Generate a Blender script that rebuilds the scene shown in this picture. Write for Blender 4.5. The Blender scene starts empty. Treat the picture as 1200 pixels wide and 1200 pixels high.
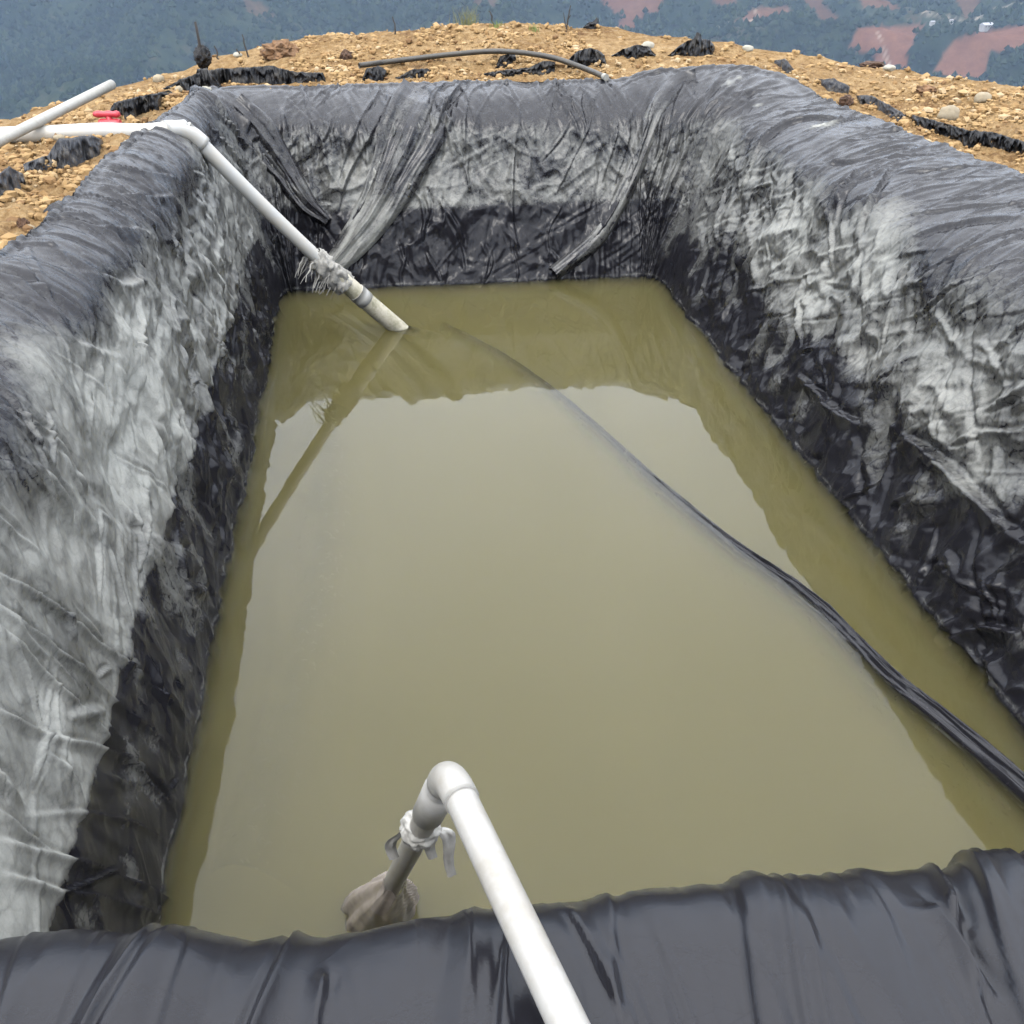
import bpy, math, random
import numpy as np
from mathutils import Vector
from mathutils.bvhtree import BVHTree

random.seed(7)
rng = np.random.default_rng(7)
R = math.radians
SC = bpy.context.scene
COL = SC.collection

# ------------------------------------------------------------------ camera
CAM = np.array((0.0, 0.0, 3.0))
PITCH, YAW, FPX = R(30.6), R(7.52), 1200.0          # focal length in pixels of the 1200 px photograph
cam_data = bpy.data.cameras.new('camera')
cam_data.sensor_width = 36.0
cam_data.lens = 36.0 * FPX / 1200.0
cam_data.clip_start = 0.05
cam_data.clip_end = 20000
cam = bpy.data.objects.new('camera', cam_data)
COL.objects.link(cam)
cam.location = CAM
cam.rotation_euler = (R(90) - PITCH, 0, -YAW)
SC.camera = cam

# ------------------------------------------------------------------ sky, sun, exposure
SUN_EL, SUN_AZ = R(58), R(215)                        # azimuth clockwise from +Y
world = bpy.data.worlds.new('World')
SC.world = world
world.use_nodes = True
wn = world.node_tree
wn.nodes.clear()
sky = wn.nodes.new('ShaderNodeTexSky')
sky.sky_type = 'NISHITA'
sky.sun_disc = False
sky.sun_elevation = SUN_EL
sky.sun_rotation = SUN_AZ
sky.air_density = 1.0
sky.dust_density = 6.0
sky.ozone_density = 1.0
hsv = wn.nodes.new('ShaderNodeHueSaturation')         # overcast: most of the blue is gone
hsv.inputs['Saturation'].default_value = 0.28
bg = wn.nodes.new('ShaderNodeBackground')
bg.inputs['Strength'].default_value = 0.12
wo = wn.nodes.new('ShaderNodeOutputWorld')
wn.links.new(sky.outputs[0], hsv.inputs['Color'])
cloud = wn.nodes.new('ShaderNodeMix')                 # an even layer of bright cloud over the clear sky
cloud.data_type = 'RGBA'
cloud.inputs[0].default_value = 0.8
tcw = wn.nodes.new('ShaderNodeTexCoord')              # overcast sky: zenith three times as bright as the horizon
sxyz = wn.nodes.new('ShaderNodeSeparateXYZ')
wn.links.new(tcw.outputs['Generated'], sxyz.inputs[0])
grad = wn.nodes.new('ShaderNodeMapRange')
grad.inputs['From Min'].default_value = 0.0
grad.inputs['From Max'].default_value = 1.0
grad.inputs['To Min'].default_value = 1 / 3
grad.inputs['To Max'].default_value = 1.0
wn.links.new(sxyz.outputs['Z'], grad.inputs['Value'])
layer = wn.nodes.new('ShaderNodeVectorMath')
layer.operation = 'SCALE'
layer.inputs[0].default_value = (14.8, 15.1, 15.8)
cn = wn.nodes.new('ShaderNodeTexNoise')               # soft unevenness of the cloud sheet, the same all round
cn.inputs['Scale'].default_value = 2.6
cn.inputs['Detail'].default_value = 4
cn.inputs['Roughness'].default_value = 0.5
wn.links.new(tcw.outputs['Generated'], cn.inputs['Vector'])
cm = wn.nodes.new('ShaderNodeMapRange')
cm.inputs['From Min'].default_value = 0.3
cm.inputs['From Max'].default_value = 0.7
cm.inputs['To Min'].default_value = 0.84
cm.inputs['To Max'].default_value = 1.16
wn.links.new(cn.outputs[0], cm.inputs['Value'])
cmul = wn.nodes.new('ShaderNodeMath')
cmul.operation = 'MULTIPLY'
wn.links.new(grad.outputs[0], cmul.inputs[0])
wn.links.new(cm.outputs[0], cmul.inputs[1])
wn.links.new(cmul.outputs[0], layer.inputs['Scale'])
wn.links.new(layer.outputs[0], cloud.inputs[7])
wn.links.new(hsv.outputs[0], cloud.inputs[6])
wn.links.new(cloud.outputs[2], bg.inputs['Color'])
wn.links.new(bg.outputs[0], wo.inputs['Surface'])

sun_d = bpy.data.lights.new('sun', 'SUN')
sun_d.energy = 0.6
sun_d.angle = R(25)
sun_d.color = (1.0, 0.96, 0.9)
sun = bpy.data.objects.new('sun', sun_d)
COL.objects.link(sun)
sd = Vector((math.sin(SUN_AZ) * math.cos(SUN_EL), math.cos(SUN_AZ) * math.cos(SUN_EL), math.sin(SUN_EL)))
sun.rotation_euler = (-sd).to_track_quat('-Z', 'Y').to_euler()
sun.location = (0, 0, 40)

SC.view_settings.view_transform = 'Standard'
SC.view_settings.look = 'None'
SC.view_settings.exposure = 1.76
SC.view_settings.gamma = 1.0
SC.render.engine = 'CYCLES'
SC.cycles.max_bounces = 8
SC.cycles.diffuse_bounces = 3
SC.cycles.glossy_bounces = 3
SC.cycles.transmission_bounces = 4
SC.cycles.transparent_max_bounces = 12
SC.cycles.volume_bounces = 2
SC.cycles.sample_clamp_indirect = 6
SC.cycles.use_denoising = True
SC.cycles.caustics_reflective = False
SC.cycles.caustics_refractive = False
SC.cycles.blur_glossy = 1.0

# ------------------------------------------------------------------ projection helpers
cp, sp = math.cos(PITCH), math.sin(PITCH)
cy, sy = math.cos(YAW), math.sin(YAW)
FWD = np.array((sy * cp, cy * cp, -sp))
RIGHT = np.array((cy, -sy, 0.0))
UP = np.array((sy * sp, cy * sp, cp))


def ray(px, py):
    d = FWD + RIGHT * ((px - 600) / FPX) + UP * ((600 - py) / FPX)
    return d / np.linalg.norm(d)


def at_z(px, py, z):
    d = ray(px, py)
    return CAM + d * ((z - CAM[2]) / d[2])


def project(P):
    q = P - CAM
    dep = q @ FWD
    return 600 + FPX * (q @ RIGHT) / dep, 600 - FPX * (q @ UP) / dep, dep


# ------------------------------------------------------------------ noise
_perm = np.random.default_rng(11).permutation(256)
_perm = np.concatenate((_perm, _perm))
_grad = np.random.default_rng(12).normal(size=(256, 3))
_grad /= np.linalg.norm(_grad, axis=1)[:, None]
_grad = _grad.astype(np.float32)


def perlin(x, y, z):
    x = np.asarray(x, np.float32); y = np.asarray(y, np.float32); z = np.asarray(z, np.float32)
    x, y, z = np.broadcast_arrays(x, y, z)
    xi = np.floor(x).astype(np.int32); yi = np.floor(y).astype(np.int32); zi = np.floor(z).astype(np.int32)
    xf = x - xi; yf = y - yi; zf = z - zi
    u = xf * xf * xf * (xf * (xf * 6 - 15) + 10)
    v = yf * yf * yf * (yf * (yf * 6 - 15) + 10)
    w = zf * zf * zf * (zf * (zf * 6 - 15) + 10)
    xi &= 255; yi &= 255; zi &= 255

    def g(a, b, c):
        h = _perm[_perm[_perm[(xi + a) & 255] + ((yi + b) & 255)] + ((zi + c) & 255)]
        gr = _grad[h]
        return gr[..., 0] * (xf - a) + gr[..., 1] * (yf - b) + gr[..., 2] * (zf - c)
    x00 = g(0, 0, 0) * (1 - u) + g(1, 0, 0) * u
    x10 = g(0, 1, 0) * (1 - u) + g(1, 1, 0) * u
    x01 = g(0, 0, 1) * (1 - u) + g(1, 0, 1) * u
    x11 = g(0, 1, 1) * (1 - u) + g(1, 1, 1) * u
    return ((x00 * (1 - v) + x10 * v) * (1 - w) + (x01 * (1 - v) + x11 * v) * w) * 1.6


def fbm(x, y, z, octs=4, gain=0.5):
    a, t, f = 1.0, 0.0, 1.0
    for k in range(octs):
        t = t + a * perlin(x * f + 17.3 * k, y * f + 5.1 * k, z * f - 9.7 * k)
        a *= gain; f *= 2.03
    return t


def ridged(x, y, z, p=1.5):
    return np.power(np.clip(1 - np.abs(perlin(x, y, z)) * 1.5, 0, 1), p)


def sstep(a, b, x):
    t = np.clip((np.asarray(x, float) - a) / (b - a), 0, 1)
    return t * t * (3 - 2 * t)


# ------------------------------------------------------------------ mesh and object helpers
def link(name, me, mat=None, parent=None):
    o = bpy.data.objects.new(name, me)
    COL.objects.link(o)
    if mat is not None:
        me.materials.append(mat)
    if parent is not None:
        o.parent = parent
    return o


def np_mesh(name, V, F, smooth=True, uv=None):
    """V (n,3), F (m,k) one polygon size"""
    me = bpy.data.meshes.new(name)
    V = np.asarray(V, np.float32); F = np.asarray(F, np.int32)
    n, k = F.shape
    me.vertices.add(len(V)); me.vertices.foreach_set('co', V.ravel())
    me.loops.add(n * k); me.loops.foreach_set('vertex_index', F.ravel())
    me.polygons.add(n)
    me.polygons.foreach_set('loop_start', np.arange(n, dtype=np.int32) * k)
    me.polygons.foreach_set('loop_total', np.full(n, k, np.int32))
    me.polygons.foreach_set('use_smooth', np.full(n, smooth, bool))
    me.update(calc_edges=True)
    me.validate()
    return me


def grid_faces(nu, nv, wrap_u=False):
    i = np.arange(nu if wrap_u else nu - 1)[:, None]
    j = np.arange(nv - 1)[None, :]
    a = i * nv + j
    b = ((i + 1) % nu) * nv + j
    return np.stack((a, b, b + 1, a + 1), -1).reshape(-1, 4)


def attr(me, name, data):
    at = me.attributes.new(name, 'FLOAT', 'POINT')
    at.data.foreach_set('value', np.asarray(data, np.float32).ravel())


def tag(o, label=None, cat=None, group=None, kind=None):
    if label: o['label'] = label
    if cat: o['category'] = cat
    if group: o['group'] = group
    if kind: o['kind'] = kind
    return o


def empty(name, loc):
    o = bpy.data.objects.new(name, None)
    o.empty_display_size = 0.1
    COL.objects.link(o)
    o.location = tuple(loc)
    return o


def child(name, me, mat, parent):
    """mesh built in world coordinates, hung under a parent that sits at a location"""
    off = parent.location
    me.transform(__import__('mathutils').Matrix.Translation(-Vector(off)))
    return link(name, me, mat, parent)


# ------------------------------------------------------------------ materials
def new_mat(name):
    m = bpy.data.materials.new(name)
    m.use_nodes = True
    nt = m.node_tree
    b = nt.nodes['Principled BSDF']
    return m, nt, b


def N(nt, kind, **kw):
    n = nt.nodes.new(kind)
    for k, v in kw.items():
        setattr(n, k, v)
    return n


def noise_node(nt, scale, detail=4, rough=0.55, vec=None, dist=0.0):
    n = N(nt, 'ShaderNodeTexNoise')
    n.inputs['Scale'].default_value = scale
    n.inputs['Detail'].default_value = detail
    n.inputs['Roughness'].default_value = rough
    n.inputs['Distortion'].default_value = dist
    if vec is not None:
        nt.links.new(vec, n.inputs['Vector'])
    return n


def ramp(nt, fac, stops):
    r = N(nt, 'ShaderNodeValToRGB')
    el = r.color_ramp.elements
    while len(el) > 1:
        el.remove(el[-1])
    el[0].position, el[0].color = stops[0][0], (*stops[0][1], 1)
    for p, c in stops[1:]:
        e = el.new(p); e.color = (*c, 1)
    nt.links.new(fac, r.inputs[0])
    return r


def mixc(nt, fac, a, b):
    m = N(nt, 'ShaderNodeMix', data_type='RGBA')
    for sock, v in ((m.inputs[0], fac), (m.inputs[6], a), (m.inputs[7], b)):
        if hasattr(v, 'node'):
            nt.links.new(v, sock)
        elif isinstance(v, (int, float)):
            sock.default_value = v
        else:
            sock.default_value = (*v, 1)
    return m.outputs[2]


def mathn(nt, op, a, b=None, clamp=False):
    m = N(nt, 'ShaderNodeMath', operation=op)
    m.use_clamp = clamp
    for sock, v in ((m.inputs[0], a), (m.inputs[1], b)):
        if v is None: continue
        if hasattr(v, 'node'):
            nt.links.new(v, sock)
        else:
            sock.default_value = v
    return m.outputs[0]


def bump(nt, b, height, strength, dist):
    n = N(nt, 'ShaderNodeBump')
    n.inputs['Strength'].default_value = strength
    n.inputs['Distance'].default_value = dist
    nt.links.new(height, n.inputs['Height'])
    nt.links.new(n.outputs[0], b.inputs['Normal'])
    return n


def coords(nt):
    return N(nt, 'ShaderNodeTexCoord').outputs['Object']


def mat_liner():
    m, nt, b = new_mat('black_film')
    co = coords(nt)
    at = N(nt, 'ShaderNodeAttribute', attribute_name='dust').outputs['Fac']
    st = N(nt, 'ShaderNodeAttribute', attribute_name='sheen').outputs['Fac']
    n1 = noise_node(nt, 9, 8, 0.68, co)
    n2 = noise_node(nt, 60, 5, 0.65, co)
    d = mathn(nt, 'ADD', at, mathn(nt, 'MULTIPLY', mathn(nt, 'SUBTRACT', n1.outputs[0], 0.5), 0.55))
    d = mathn(nt, 'ADD', d, mathn(nt, 'MULTIPLY', mathn(nt, 'SUBTRACT', n2.outputs[0], 0.5), 0.42))
    n7 = noise_node(nt, 230, 3, 0.6, co)
    d = mathn(nt, 'ADD', d, mathn(nt, 'MULTIPLY', mathn(nt, 'SUBTRACT', n7.outputs[0], 0.5), 0.30))
    for sc_, th_, k_ in ((7.0, 0.80, 0.15), (19.0, 0.82, 0.11)):    # fine crease shading painted into the colour as dark lines thinning the dust
        nc = noise_node(nt, sc_, 1, 0.5, co, 0.7)
        rd = mathn(nt, 'SUBTRACT', 1.0, mathn(nt, 'MULTIPLY', mathn(nt, 'ABSOLUTE', mathn(nt, 'SUBTRACT', nc.outputs[0], 0.5)), 9.0), clamp=True)
        rd = mathn(nt, 'MULTIPLY', mathn(nt, 'SUBTRACT', rd, 1 - th_ + 0.35), 2.2, clamp=True)
        d = mathn(nt, 'SUBTRACT', d, mathn(nt, 'MULTIPLY', rd, k_))
    d = mathn(nt, 'MULTIPLY', mathn(nt, 'MAXIMUM', d, 0.0), mathn(nt, 'MINIMUM', mathn(nt, 'MULTIPLY', at, 5.0), 1.0), clamp=True)
    n3 = noise_node(nt, 3.0, 3, 0.5, co)
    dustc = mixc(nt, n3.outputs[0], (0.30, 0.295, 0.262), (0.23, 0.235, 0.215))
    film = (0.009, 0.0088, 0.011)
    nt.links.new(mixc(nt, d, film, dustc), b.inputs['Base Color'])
    rg = mathn(nt, 'ADD', mathn(nt, 'MULTIPLY', d, 0.5), mathn(nt, 'SUBTRACT', 0.26, mathn(nt, 'MULTIPLY', st, 0.04)))
    nr = noise_node(nt, 22, 5, 0.7, co)                   # scuffs: the gloss varies
    rg = mathn(nt, 'ADD', rg, mathn(nt, 'MULTIPLY', mathn(nt, 'SUBTRACT', nr.outputs[0], 0.5), 0.14))
    nt.links.new(rg, b.inputs['Roughness'])
    gr = N(nt, 'ShaderNodeAttribute', attribute_name='spec_cut').outputs['Fac']
    nt.links.new(mathn(nt, 'SUBTRACT', 0.36, mathn(nt, 'MULTIPLY', gr, 0.17)), b.inputs['Specular IOR Level'])  # lower gloss: grime below the old water mark, brightness trim elsewhere
    cr = N(nt, 'ShaderNodeAttribute', attribute_name='crumple').outputs['Fac']

    def crinkle(scale, stretch, warp):
        # flat facets that meet in sharp creases: every cell is a randomly tilted plane
        mp = N(nt, 'ShaderNodeMapping'); mp.inputs['Scale'].default_value = stretch
        nt.links.new(co, mp.inputs['Vector'])
        wn_ = noise_node(nt, scale * 0.6, 2, 0.5, mp.outputs[0])
        ad = N(nt, 'ShaderNodeVectorMath', operation='MULTIPLY_ADD')
        nt.links.new(wn_.outputs['Color'], ad.inputs[0]); ad.inputs[1].default_value = (warp,) * 3
        nt.links.new(mp.outputs[0], ad.inputs[2])
        v = N(nt, 'ShaderNodeTexVoronoi'); v.inputs['Scale'].default_value = scale
        nt.links.new(ad.outputs[0], v.inputs['Vector'])
        df = N(nt, 'ShaderNodeVectorMath', operation='SUBTRACT')
        nt.links.new(ad.outputs[0], df.inputs[0]); nt.links.new(v.outputs['Position'], df.inputs[1])
        rc = N(nt, 'ShaderNodeVectorMath', operation='SUBTRACT')
        nt.links.new(v.outputs['Color'], rc.inputs[0]); rc.inputs[1].default_value = (0.5, 0.5, 0.5)
        dt_ = N(nt, 'ShaderNodeVectorMath', operation='DOT_PRODUCT')
        nt.links.new(df.outputs[0], dt_.inputs[0]); nt.links.new(rc.outputs[0], dt_.inputs[1])
        return dt_.outputs['Value']
    h1 = crinkle(5.0, (1, 1, 0.5), 0.16)
    h2 = crinkle(15, (1, 1, 0.6), 0.06)
    hs = mathn(nt, 'ADD', h1, mathn(nt, 'MULTIPLY', h2, 0.6))
    n6 = noise_node(nt, 160, 3, 0.6, co)
    hs = mathn(nt, 'ADD', mathn(nt, 'MULTIPLY', hs, mathn(nt, 'ADD', mathn(nt, 'MULTIPLY', cr, 0.26), 0.015)), mathn(nt, 'MULTIPLY', n6.outputs[0], 0.0003))
    bump(nt, b, hs, 1.0, 1.0)
    return m


def mat_scrap(name, film=(0.004, 0.004, 0.005), rough=0.34, dust=0.2):
    m, nt, b = new_mat(name)
    co = coords(nt)
    n1 = noise_node(nt, 14, 6, 0.65, co)
    r = ramp(nt, n1.outputs[0], [(0.5, (0, 0, 0)), (0.8, (dust, dust, dust))])
    nt.links.new(mixc(nt, r.outputs[0], film, (0.26, 0.22, 0.16)), b.inputs['Base Color'])
    b.inputs['Roughness'].default_value = rough
    b.inputs['Specular IOR Level'].default_value = 0.2
    n2 = noise_node(nt, 40, 5, 0.6, co, 0.5)
    bump(nt, b, n2.outputs[0], 0.5, 0.012)
    return m


def mat_pvc(name, base=(0.36, 0.358, 0.34), dirt=(0.42, 0.36, 0.26), amount=0.5, rough=0.38):
    m, nt, b = new_mat(name)
    co = coords(nt)
    n1 = noise_node(nt, 5, 6, 0.65, co)
    n2 = noise_node(nt, 45, 4, 0.6, co)
    s = mathn(nt, 'ADD', n1.outputs[0], mathn(nt, 'MULTIPLY', mathn(nt, 'SUBTRACT', n2.outputs[0], 0.5), 0.42))
    r = ramp(nt, s, [(0.40, (0, 0, 0)), (0.72, (amount,) * 3)])
    nt.links.new(mixc(nt, r.outputs[0], base, dirt), b.inputs['Base Color'])
    b.inputs['Roughness'].default_value = rough
    bump(nt, b, n2.outputs[0], 0.08, 0.004)
    return m


def mat_plain(name, col, rough=0.6, var=0.3, scale=12, bumpk=0.3):
    m, nt, b = new_mat(name)
    co = coords(nt)
    n1 = noise_node(nt, scale, 6, 0.6, co)
    lo = tuple(c * (1 - var) for c in col); hi = tuple(min(1, c * (1 + var)) for c in col)
    r = ramp(nt, n1.outputs[0], [(0.3, lo), (0.7, hi)])
    nt.links.new(r.outputs[0], b.inputs['Base Color'])
    b.inputs['Roughness'].default_value = rough
    bump(nt, b, n1.outputs[0], bumpk, 0.01)
    return m


def mat_soil():
    m, nt, b = new_mat('sandy_soil')
    co = coords(nt)
    n1 = noise_node(nt, 1.3, 5, 0.6, co)
    n2 = noise_node(nt, 14, 7, 0.7, co)
    v = N(nt, 'ShaderNodeTexVoronoi'); v.inputs['Scale'].default_value = 28
    nt.links.new(co, v.inputs['Vector'])
    c1 = ramp(nt, n1.outputs[0], [(0.36, (0.10, 0.052, 0.022)), (0.48, (0.19, 0.115, 0.048)), (0.66, (0.28, 0.19, 0.095))])
    c2 = ramp(nt, n2.outputs[0], [(0.34, (0.06, 0.03, 0.013)), (0.48, (0.19, 0.117, 0.05)), (0.66, (0.34, 0.245, 0.13))])
    nt.links.new(mixc(nt, 0.55, c1.outputs[0], c2.outputs[0]), b.inputs['Base Color'])
    b.inputs['Roughness'].default_value = 0.95
    b.inputs['Specular IOR Level'].default_value = 0.15
    h = mathn(nt, 'SUBTRACT', n2.outputs[0], mathn(nt, 'MULTIPLY', v.outputs['Distance'], 0.5))
    bump(nt, b, h, 1.0, 0.05)
    return m


def mat_gravel():
    m, nt, b = new_mat('pebbles')
    at = N(nt, 'ShaderNodeAttribute', attribute_name='tone').outputs['Fac']
    r = ramp(nt, at, [(0.0, (0.10, 0.055, 0.025)), (0.25, (0.20, 0.12, 0.05)), (0.55, (0.265, 0.178, 0.08)),
                      (0.8, (0.32, 0.215, 0.10)), (1.0, (0.38, 0.3, 0.19))])
    co = coords(nt)
    n = noise_node(nt, 60, 4, 0.6, co)
    c = mixc(nt, mathn(nt, 'MULTIPLY', n.outputs[0], 0.6), r.outputs[0], (0.2, 0.12, 0.055))
    nt.links.new(c, b.inputs['Base Color'])
    b.inputs['Roughness'].default_value = 0.9
    b.inputs['Specular IOR Level'].default_value = 0.2
    return m


def mat_water():
    m = bpy.data.materials.new('murky_water')
    m.use_nodes = True
    nt = m.node_tree
    nt.nodes.clear()
    out = N(nt, 'ShaderNodeOutputMaterial')
    co = coords(nt)
    n = noise_node(nt, 1.6, 3, 0.5, co)
    bm = N(nt, 'ShaderNodeBump')
    bm.inputs['Strength'].default_value = 0.08
    bm.inputs['Distance'].default_value = 0.02
    nt.links.new(n.outputs[0], bm.inputs['Height'])
    fr = N(nt, 'ShaderNodeFresnel'); fr.inputs['IOR'].default_value = 1.333
    gl = N(nt, 'ShaderNodeBsdfGlossy'); gl.inputs['Roughness'].default_value = 0.015
    gl.inputs['Color'].default_value = (1, 1, 1, 1)
    nt.links.new(bm.outputs[0], gl.inputs['Normal'])
    tr = N(nt, 'ShaderNodeBsdfRefraction'); tr.inputs['IOR'].default_value = 1.333; tr.inputs['Roughness'].default_value = 0.0
    mx = N(nt, 'ShaderNodeMixShader')
    nt.links.new(fr.outputs[0], mx.inputs[0])
    nt.links.new(tr.outputs[0], mx.inputs[1])
    nt.links.new(gl.outputs[0], mx.inputs[2])
    nt.links.new(mx.outputs[0], out.inputs['Surface'])
    vs = N(nt, 'ShaderNodeVolumeScatter')
    vs.inputs['Color'].default_value = (0.58, 0.53, 0.285, 1)
    vs.inputs['Density'].default_value = 5.0
    va = N(nt, 'ShaderNodeVolumeAbsorption')
    va.inputs['Color'].default_value = (0.6, 0.55, 0.2, 1)
    va.inputs['Density'].default_value = 6.0
    ad = N(nt, 'ShaderNodeAddShader')
    nt.links.new(vs.outputs[0], ad.inputs[0]); nt.links.new(va.outputs[0], ad.inputs[1])
    nt.links.new(ad.outputs[0], out.inputs['Volume'])
    return m


def mat_hills():
    m, nt, b = new_mat('hillside')
    co = coords(nt)
    n1 = noise_node(nt, 0.006, 5, 0.6, co)
    n2 = noise_node(nt, 0.05, 6, 0.7, co)
    s = mathn(nt, 'ADD', mathn(nt, 'MULTIPLY', n1.outputs[0], 0.6), mathn(nt, 'MULTIPLY', n2.outputs[0], 0.4))
    wood = ramp(nt, s, [(0.36, (0.003, 0.006, 0.005)), (0.47, (0.008, 0.013, 0.009)), (0.57, (0.018, 0.024, 0.014)), (0.66, (0.045, 0.035, 0.025))])
    soil = ramp(nt, n2.outputs[0], [(0.3, (0.085, 0.034, 0.019)), (0.7, (0.13, 0.056, 0.032))])
    f = N(nt, 'ShaderNodeAttribute', attribute_name='field').outputs['Fac']
    t = N(nt, 'ShaderNodeAttribute', attribute_name='track').outputs['Fac']
    c = mixc(nt, mathn(nt, 'MULTIPLY', f, 0.8), wood.outputs[0], soil.outputs[0])
    c = mixc(nt, t, c, (0.2, 0.17, 0.14))
    nt.links.new(c, b.inputs['Base Color'])
    b.inputs['Roughness'].default_value = 1.0
    b.inputs['Specular IOR Level'].default_value = 0.0
    return m


M_LINER = mat_liner()
M_SCRAP = mat_scrap('black_scrap')
M_SCRAPG = mat_scrap('grey_scrap', (0.03, 0.031, 0.035), 0.42, 0.5)
M_PVC = mat_pvc('white_pvc')
M_PVCN = mat_pvc('white_pvc_clean', (0.27, 0.262, 0.243), (0.17, 0.15, 0.115), 0.6, 0.35)
M_PVCO = mat_pvc('weathered_pvc', (0.27, 0.265, 0.24), (0.17, 0.155, 0.115), 0.7, 0.5)
M_PVCS = mat_pvc('stained_pvc', (0.42, 0.39, 0.31), (0.12, 0.12, 0.06), 0.9, 0.45)
M_NET = mat_plain('pale_net', (0.22, 0.212, 0.19), 0.8, 0.35, 30)
M_TAPE = mat_plain('white_tape', (0.27, 0.262, 0.24), 0.5, 0.2, 25)
M_HOSE = mat_plain('black_hose', (0.03, 0.026, 0.02), 0.5, 0.3, 20, 0.1)
M_RED = mat_plain('red_plastic', (0.34, 0.018, 0.028), 0.4, 0.2, 20, 0.1)
M_SOIL = mat_soil()
M_GRAVEL = mat_gravel()
M_CLODB = mat_plain('brown_earth', (0.12, 0.065, 0.03), 0.95, 0.5, 18, 0.8)
def mat_net():
    m, nt, b = new_mat('net_cloth')
    co = coords(nt)
    n1 = noise_node(nt, 26, 5, 0.6, co)
    r = ramp(nt, n1.outputs[0], [(0.3, (0.25, 0.21, 0.175)), (0.7, (0.40, 0.35, 0.30))])
    nt.links.new(r.outputs[0], b.inputs['Base Color'])
    b.inputs['Roughness'].default_value = 0.9
    w1 = N(nt, 'ShaderNodeTexWave'); w1.inputs['Scale'].default_value = 90; w1.bands_direction = 'DIAGONAL'
    nt.links.new(co, w1.inputs['Vector'])
    al = mathn(nt, 'ADD', 0.38, mathn(nt, 'MULTIPLY', w1.outputs['Fac'], 0.42), clamp=True)
    nt.links.new(al, b.inputs['Alpha'])
    return m


M_BAG = mat_net()
M_CLOD = mat_plain('dark_earth', (0.05, 0.026, 0.014), 0.95, 0.5, 18, 0.8)
M_STONE = mat_plain('pale_stone', (0.2, 0.165, 0.11), 0.85, 0.3, 9, 0.6)
M_GSTONE = mat_plain('white_stone', (0.25, 0.235, 0.19), 0.85, 0.25, 9, 0.6)
M_TWIG = mat_plain('dry_twig', (0.03, 0.024, 0.02), 0.9, 0.3, 30)
M_GRASS = mat_plain('dry_grass', (0.13, 0.13, 0.05), 0.8, 0.4, 8)
M_GREEN = mat_plain('green_grass', (0.12, 0.17, 0.04), 0.8, 0.4, 8)
M_WALL = mat_plain('render_wall', (0.24, 0.235, 0.225), 0.9, 0.1, 1)
M_ROOF = mat_plain('sheet_roof', (0.26, 0.26, 0.27), 0.7, 0.1, 1)
M_WATER = mat_water()
M_HILLS = mat_hills()

# ------------------------------------------------------------------ the pond: a rounded rectangle of stations
WX0, WX1, WY1 = -0.89, 2.57, 9.18                     # water line of the left, right and far wall
WY0 = 1.62                                            # water line of the near wall (hidden behind the near rim)
RC = 0.13
# side parameters: shoulder offset, shoulder height, edge offset, edge height
L_far, L_near = (0.30, 1.56, 0.46, 1.72), (0.30, 1.56, 0.80, 1.80)
FAR = (0.56, 1.29, 1.20, 1.57)
RIGHTP = (0.475, 1.38, 1.30, 1.60)
NEAR = (0.36, 1.485, 2.3, 1.53)


def loop_path(ds_fn):
    """stations round the water line, starting at the near-left corner, clockwise seen from above"""
    pts = []
    segs = [((WX0, WY0 + RC), (WX0, WY1 - RC), 'L'),
            ((WX0 + RC, WY1), (WX1 - RC, WY1), 'F'),
            ((WX1, WY1 - RC), (WX1, WY0 + RC), 'R'),
            ((WX1 - RC, WY0), (WX0 + RC, WY0), 'N')]
    cen = [((WX0 + RC, WY1 - RC), 180, 90), ((WX1 - RC, WY1 - RC), 90, 0),
           ((WX1 - RC, WY0 + RC), 0, -90), ((WX0 + RC, WY0 + RC), -90, -180)]
    nor = {'L': (-1, 0), 'F': (0, 1), 'R': (1, 0), 'N': (0, -1)}
    for (a, b, k), (c, a0, a1) in zip(segs, cen):
        a = np.array(a); b = np.array(b)
        L = np.linalg.norm(b - a); t = 0.0
        while t < L:
            p = a + (b - a) * t / L
            pts.append((p[0], p[1], nor[k][0], nor[k][1]))
            t += ds_fn(p)
        ext = RC + 0.6
        La = ext * math.pi / 2
        step = ds_fn(np.array(c))
        n = max(6, int(La / step))
        for q in range(n):
            an = R(a0 + (a1 - a0) * q / n)
            nx, ny = math.cos(an), math.sin(an)
            pts.append((c[0] + RC * nx, c[1] + RC * ny, nx, ny))
    return np.array(pts)


def ds_fn(p):
    d = math.hypot(math.hypot(p[0], p[1]), 2.2)
    return min(max(0.0015 * d, 0.0046), 0.0098)


ST = loop_path(ds_fn)
NU = len(ST)


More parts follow.
